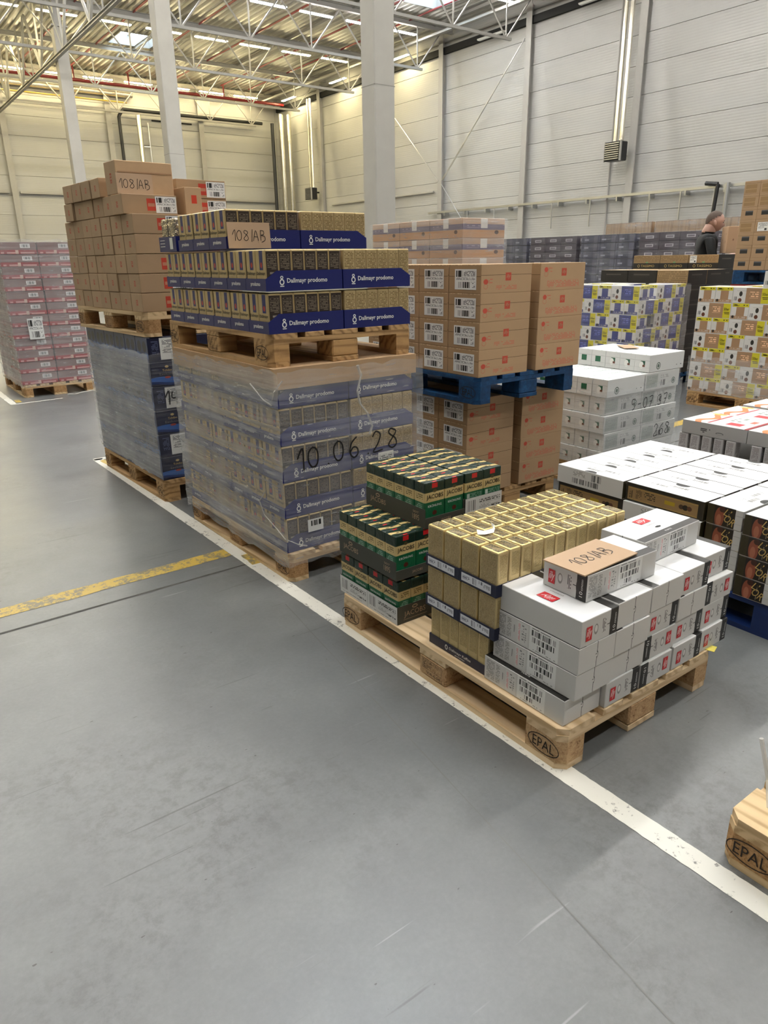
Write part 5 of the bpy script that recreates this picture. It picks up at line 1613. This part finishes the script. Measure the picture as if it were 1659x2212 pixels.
WCT = box_mesh('taped_carton', .39, .172, .128, {'*': M['card'], '-x': M['w_taped']}, bevel=.002)
zc = ZP + .1445
WSEQ = [WCM, WCM, WCM, WCT, WCM, WCT, WCT]
for t in range(7):
    for j in range(5):
        o = put(WSEQ[t], 'window_carton', 'brown carton with %s, %s from the far end, %s tier above the blue pallet' % (['dark window', 'tape patch'][WSEQ[t] is WCT], ORD[j + 1], TIER[7][t]), 'box', 'brown window cartons', F12(.2, 1.195 - .0875 - j * .175, zc + t * .1285 - 0.0), jit(.01))
        if t == 3 and j == 1:
            put(label_mesh(.39, .172, .128, '-x', .03, .01, .15, .1, M['label_plain']), 'shipping_label', parent=o)

# ================================================================== 11. red wrapped load far along the aisle
F5 = Frame(.055, 8.06, 0)
pallet(F5, 'chip', 'wooden pallet under the film-wrapped red cases', stamps=False)
M['k_red'] = printed('red_strip_case', (.46, .36, .345), [('rect', 0, .02, 1, .36, (.56, .13, .16)), ('text', .06, .06, .94, .30, (.80, .60, .58), 1, 14), ('rect', .44, .04, .52, .34, (.80, .68, .62)), ('rect', .58, .52, .84, .86, (.85, .84, .83)), ('bars', .61, .57, .81, .8, (.5, .5, .5), 60), ('rect', 0, .97, 1, 1, (.3, .22, .2))], .45, vary=.08)
KM = box_mesh('red_strip_case', .39, .29, .128, {'*': M['k_red']}, bevel=.004)
for t in range(12):
    for j in range(4):
        for c in range(2):
            if c == 1 and j: continue
            put(KM, 'red_strip_case', 'red-striped case in the far wrapped load, %s layer up, %s along, %s' % (ORD[t + 1], ORD[j + 1], ['aisle side', 'inner side'][c]), 'box', 'red-striped cases', F5(.2 + c * .398 + jit(.004), .15 + j * .295, .1455 + t * .1305), jit(.01))
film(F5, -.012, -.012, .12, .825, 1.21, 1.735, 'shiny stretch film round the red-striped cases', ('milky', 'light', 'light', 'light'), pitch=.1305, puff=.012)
slip(F5, '-y', .16, .66, .16, .23, M['label'], 'large white slip on the film of the red-striped cases', d=(.8, 1.2, 1), eps=.03)
film_rope(F5, [(.45, -.12, .01), (.52, -.18, .012), (.60, -.10, .01), (.75, -.05, .012), (.95, .0, .012)], .008, 'strip of film lying on the floor before the red-striped load')

# ================================================================== 12. wrapped loads farther back
def wrapped_load(name, fr, w, d, tiers, h, mats, cat_label, base=True, z0=.1455, cols=2, rows=3, group=None, filmm=('light', 'light', 'clear', 'clear'), inner=True):
    if base:
        pallet(fr, 'old', 'wooden pallet under the %s' % cat_label, stamps=False)
    cw_, cd_ = w / cols, d / rows
    me = box_mesh(name, cw_ - .004, cd_ - .004, h - .002, mats, bevel=.003)
    for t in range(tiers):
        for c in range(cols):
            for r in range(rows):
                if c and (r or not inner): continue
                put(me, name, '%s, %s along, %s, %s layer' % (cat_label, ORD[r + 1], ['outer', 'inner'][c], ORD[t + 1]), 'box', group or cat_label, fr(cw_ * (c + .5), cd_ * (r + .5), z0 + t * h), fr.r)
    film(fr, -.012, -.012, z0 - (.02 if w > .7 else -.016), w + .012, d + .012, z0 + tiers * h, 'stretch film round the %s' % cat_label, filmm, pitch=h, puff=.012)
M['o_box'] = printed('orange_case', (.72, .60, .50), [('rect', 0, .0, 1, .40, (.75, .56, .38)), ('rect', 0, .42, 1, .70, (.42, .37, .45)), ('rect', .42, .5, .58, .98, (.85, .83, .8)), ('disc', .8, .3, .05, .1, (.3, .18, .1)), ('text', .1, .5, .4, .64, (.6, .55, .6), 1, 14)], .5, vary=.05)
wrapped_load('orange_case', Frame(2.53, 3.27, 0), .46, 1.2, 11, .147, {'*': M['o_box'], '+z': M['card']}, 'orange and violet cases behind the blue pallet', rows=3, cols=1, filmm=('light', 'light', 'clear', 'clear'))
M['v_box'] = printed('violet_case', (.235, .20, .24), [('rect', .30, .30, .72, .66, (.62, .60, .62)), ('rect', .35, .38, .67, .58, (.36, .33, .37)), ('rect', 0, .95, 1, 1, (.18, .16, .19))], .45, vary=.08)
M['v_box2'] = printed('slate_case', (.22, .22, .28), [('bars', 0, .05, 1, .9, (.30, .30, .36), 12), ('rect', .2, .3, .45, .5, (.5, .5, .55)), ('rect', 0, .95, 1, 1, (.18, .18, .2))], .45, vary=.08)
for i, (y, m, nm) in enumerate(((9.93, 'v_box2', 'slate cases at the far end of the dark row'), (8.62, 'v_box', 'violet cases second in the dark row'), (7.31, 'v_box2', 'slate cases third in the dark row'), (6.0, 'v_box', 'violet cases nearest in the dark row'))):
    pallet(Frame(10.4, y, 0), 'old', 'wooden pallet below the %s' % nm, stamps=False)
    wrapped_load('dark_case', Frame(10.4, y, 0), .8, 1.2, 12, .1425, {'*': M[m]}, nm, group='cases of the dark row', rows=3, cols=2, inner=(i == 3), base=False, z0=.1455, filmm=('clear', 'clear', 'clear', 'clear'))

M['n_box'] = printed('kraft_case', (.60, .49, .36), [('bars', 0, .0, 1, 1, (.55, .44, .32), 14), ('rect', 0, .96, 1, 1, (.4, .32, .23))], .7, vary=.05)
for i, (y, nm) in enumerate(((8.9, 'kraft cases first in the row by the side wall'), (7.6, 'kraft cases second in the row by the side wall'), (6.3, 'kraft cases third in the row by the side wall'))):
    fr = Frame(13.2, y, 0)
    wrapped_load('kraft_case', fr, .8, 1.2, 7, .29, {'*': M['n_box']}, nm, group='kraft cases by the side wall', rows=3, cols=1, filmm=('light', 'clear', 'clear', 'clear'))

# ================================================================== 13. pallet pile at the camera's side
F13 = Frame(.078, -1.655, 0)
pallet(F13, 'chip', 'chipboard-block pallet with a burnt oval stamp at the picture edge')
put(simple('loose_plank', WOOD['chip'][1], (-.07, -.5, 0, .07, .5, .045), bevel=.002), 'loose_plank', 'short thick plank lying on the pallet at the picture edge', 'plank', None, F13(.27, .69, .1446), 0)
film_rope(F13, [(.09, 1.19, .33), (.10, 1.16, .22), (.06, 1.13, .175), (.02, 1.08, .17), (-.025, 1.05, .15), (-.032, 1.03, .08), (-.05, .98, .014), (-.06, .9, .012), (-.05, .7, .012)], .006, 'twisted clear film tail over the edge of the picture-side pallet')
# yellow corner slip under the mixed pallet load
put(simple('yellow_slip', plain('yellow_slip_paper', (.86, .80, .35), .6), (0, 0, 0, .042, .036, .0015)), 'yellow_slip', 'small yellow paper corner sticking out over the pallet end', 'paper', None, (.772, -.02, Z1 + .0002), .3)
# ================================================================== people
M['skin'] = plain('skin', (.67, .525, .465), .55, vary=.04)
M['hair'] = plain('short_hair', (.30, .245, .21), .8, vary=.2, scale=60)
M['hair_dark'] = plain('dark_hair', (.10, .08, .07), .7, vary=.2, scale=60)
M['shirt'] = plain('black_tshirt', (.055, .06, .07), .85)
M['jeans'] = plain('dark_trousers', (.10, .11, .14), .8)
M['eye'] = plain('eye', (.08, .06, .05), .3)
M['lip'] = plain('lip', (.60, .36, .32), .5)

def skin_mesh(name, verts, edges, radii, mats, root=0, sub=2):
    me = bpy.data.meshes.new(name)
    me.from_pydata(verts, edges, [])
    ob = bpy.data.objects.new(name, me)
    COL.objects.link(ob)
    sm = ob.modifiers.new('skin', 'SKIN')
    for i, r in enumerate(radii):
        me.skin_vertices[0].data[i].radius = r if isinstance(r, tuple) else (r, r)
        me.skin_vertices[0].data[i].use_root = (i == root)
    sm.use_smooth_shade = True
    ss = ob.modifiers.new('sub', 'SUBSURF')
    ss.levels = ss.render_levels = sub
    dg = bpy.context.evaluated_depsgraph_get()
    out = bpy.data.meshes.new_from_object(ob.evaluated_get(dg))
    out.name = name
    bpy.data.objects.remove(ob)
    bpy.data.meshes.remove(me)
    out.materials.clear()
    for m in mats:
        out.materials.append(m)
    for p in out.polygons:
        p.use_smooth = True
    return out

def sphere_pts(bm, c, r, seg=20, rings=14):
    a = bmesh.ops.create_uvsphere(bm, u_segments=seg, v_segments=rings, radius=1.0)
    for v in a['verts']:
        v.co = Vector((c[0] + v.co.x * r[0], c[1] + v.co.y * r[1], c[2] + v.co.z * r[2]))
    return a['verts']

def head_mesh(k=1.0):
    """head looking along +x, chin at z=0, crown at z=.235"""
    bm = bmesh.new()
    vs = sphere_pts(bm, (0, 0, .13), (.100, .076, .108), 28, 22)
    for v in vs:
        x, y, z = v.co
        if z < .12:                                   # jaw: narrower, forward
            t = (.12 - z) / .10
            v.co.y *= 1 - .28 * t
            v.co.x = x * (1 - .16 * t) + .022 * t
            v.co.z = z - .004 * t
        if x > .05 and z > .13 and z < .16:           # brow
            v.co.x += .004
        if x > .06 and .10 < z < .125:                # eye hollow
            v.co.x -= .006
        if x < -.06 and z < .09:                      # nape
            v.co.x += .018
    # nose
    for q in bm.verts:
        x, y, z = q.co
        if x > .05:
            n = math.exp(-((y / .012) ** 2)) * max(0, 1 - abs(z - .088) / .032) 
            q.co.x += .022 * n
            m = math.exp(-((y / .022) ** 2)) * max(0, 1 - abs(z - .045) / .012)
            q.co.x += .006 * m
            c = math.exp(-((y / .024) ** 2)) * max(0, 1 - abs(z - .018) / .02)
            q.co.x += .008 * c
    me = bm_mesh(bm, 'head')
    me.materials.append(M['skin'])
    for p in me.polygons: p.use_smooth = True
    return me

def hair_mesh(m, low=.12, puff=.004, full=False):
    bm = bmesh.new()
    vs = sphere_pts(bm, (-.002, 0, .132), (.100 + puff, .077 + puff, .108 + puff), 26, 20)
    kill = []
    for v in vs:
        x, y, z = v.co
        lim = .155 + (x + .02) * .42 if x > -.02 else (.155 + (x + .02) * .95)
        if full: lim -= .02
        if z < lim or (x > .062 and z < .205):
            kill.append(v)
        elif full:
            v.co += Vector((jit(.012), jit(.012), jit(.012)))
    bmesh.ops.delete(bm, geom=kill, context='VERTS')
    me = bm_mesh(bm, 'hair')
    me.materials.append(m)
    for p in me.polygons: p.use_smooth = True
    return me

def ear_mesh():
    bm = bmesh.new()
    for s in (-1, 1):
        vs = sphere_pts(bm, (-.012, s * .076, .108), (.017, .008, .030), 10, 8)
        for v in vs:
            v.co.x -= (v.co.z - .108) * .25
    me = bm_mesh(bm, 'ear')
    me.materials.append(M['skin'])
    for p in me.polygons: p.use_smooth = True
    return me

def person(loc, rot, label, hair, pose, scale=1.0, full=False):
    root = put(None, 'person', label, 'person', None, loc, rot)
    root.scale = (scale,) * 3
    H_ = 1.60     # neck base height of the unscaled figure
    # body facing +x
    V = [(0, 0, .93), (0, 0, 1.10), (.0, 0, 1.28), (-.005, 0, 1.40), (.0, 0, 1.475), (.012, 0, 1.55), (.022, 0, 1.61)]
    E_ = [(0, 1), (1, 2), (2, 3), (3, 4), (4, 5), (5, 6)]
    Rr = [(.13, .17), (.115, .15), (.125, .17), (.12, .17), (.075, .10), (.064, .066), (.056, .056)]
    arms = pose
    for s in (-1, 1):
        b = len(V)
        sh, el, wr = arms
        V += [(-.005, s * .17, 1.425), (sh[0], s * sh[1], sh[2]), (el[0], s * el[1], el[2]), ((el[0] + wr[0]) / 2, s * (el[1] + wr[1]) / 2, (el[2] + wr[2]) / 2), (wr[0], s * wr[1], wr[2])]
        E_ += [(3, b), (b, b + 1), (b + 1, b + 2), (b + 2, b + 3), (b + 3, b + 4)]
        Rr += [.064, .056, .045, .042, .030]
        b = len(V)
        V += [(0, s * .095, .86), (.01, s * .10, .50), (-.01, s * .10, .30), (-.02, s * .10, .09), (.10, s * .11, .035)]
        E_ += [(0, b), (b, b + 1), (b + 1, b + 2), (b + 2, b + 3), (b + 3, b + 4)]
        Rr += [.085, .058, .056, .042, (.035, .04)]
    me = skin_mesh('body', V, E_, Rr, [M['skin'], M['shirt'], M['jeans']])
    for p in me.polygons:
        c = p.center
        if c.z < .97: p.material_index = 2
        elif c.z < 1.50:
            fore = False
            for s in (-1, 1):
                a, w = Vector((el[0], s * el[1], el[2])), Vector((wr[0], s * wr[1], wr[2]))
                d = w - a
                t = max(0.0, min(1.0, (c - a).dot(d) / d.length_squared))
                if t > .03 and (c - (a + d * t)).length < .062 and abs(c.y) > .125: fore = True
            if not fore: p.material_index = 1
    put(me, 'body', parent=root)
    hd = put(head_mesh(), 'head', parent=root, loc=(.055, 0, 1.487), rot=(0, .05, 0))
    put(hair_mesh(hair, full=full), 'hair', parent=hd)
    put(ear_mesh(), 'ear', parent=hd)
    bm = bmesh.new()
    for s in (-1, 1):
        sphere_pts(bm, (.083, s * .030, .118), (.008, .012, .007), 8, 6)
    e = bm_mesh(bm, 'eye'); e.materials.append(M['eye'])
    put(e, 'eye', parent=hd)
    bm = bmesh.new()
    for s in (-1, 1):
        sphere_pts(bm, (.092, s * .030, .137), (.006, .017, .004), 8, 6)
    e = bm_mesh(bm, 'eyebrow'); e.materials.append(hair)
    put(e, 'eyebrow', parent=hd)
    bm = bmesh.new()
    sphere_pts(bm, (.099, 0, .047), (.006, .021, .006), 10, 6)
    e = bm_mesh(bm, 'mouth'); e.materials.append(M['lip'])
    put(e, 'mouth', parent=hd)
    # hands: palm with four fingers and a thumb, curled up under what they carry
    for s in (-1, 1):
        wx, wy, wz = wr[0], s * wr[1], wr[2]
        HV = [(wx, wy, wz), (wx + .06, wy, wz - .004), (wx + .085, wy, wz)]
        HE = [(0, 1), (1, 2)]
        HR = [(.022, .026), (.020, .036), (.016, .036)]
        for q, (dy, ln) in enumerate(((-.030, .060), (-.010, .072), (.010, .068), (.029, .054))):
            b = len(HV)
            HV += [(wx + .088, wy + dy, wz + .002), (wx + .088 + ln * .5, wy + dy * 1.05, wz + .006), (wx + .088 + ln, wy + dy * 1.05, wz + .022)]
            HE += [(2, b), (b, b + 1), (b + 1, b + 2)]
            HR += [.0095, .009, .0075]
        b = len(HV)
        HV += [(wx + .03, wy - s * .032, wz + .006), (wx + .055, wy - s * .058, wz + .016), (wx + .080, wy - s * .066, wz + .024)]
        HE += [(1, b), (b, b + 1), (b + 1, b + 2)]
        HR += [.013, .011, .0085]
        put(skin_mesh('hand', HV, HE, HR, [M['skin']], sub=1), 'hand', parent=root)
    return root
pd = Vector((.66, -.75, 0)).normalized()           # he faces to the end of the hall's long side
ang = math.atan2(pd.y, pd.x)
PX, PY, PS = 8.41, 4.72, 1.175
person((PX, PY, 0), ang, 'man with short cropped hair in a black t-shirt carrying a brown box', M['hair'], ((.02, .235, 1.28), (.08, .27, 1.10), (.30, .20, 1.235)), PS)
# the box he carries
c, s_ = math.cos(ang), math.sin(ang)
M['carry'] = printed('carried_box', (.66, .545, .44), [('disc', .25, .5, .03, .04, (.5, .38, .32)), ('ring', .72, .42, .04, .045, (.35, .22, .2), .5), ('disc', .76, .72, .03, .035, (.55, .43, .36))], .7, spec=.2, vary=.02)
cb_ = box_mesh('carried_box', .30, .36, .33, {'*': M['carry'], '+z': M['card']}, bevel=.003)
put(cb_, 'carried_box', 'plain brown box held in front of the man in black', 'box', None, (PX + c * .305 + s_ * .30, PY + s_ * .305 - c * .30, 1.485), ang)
person((12.05, 9.55, 0), 2.4, 'person of whom only dark hair shows above the dark wrapped row', M['hair_dark'], ((-.0, .235, 1.25), (.0, .26, 1.05), (.10, .25, .85)), 1.07, full=True)
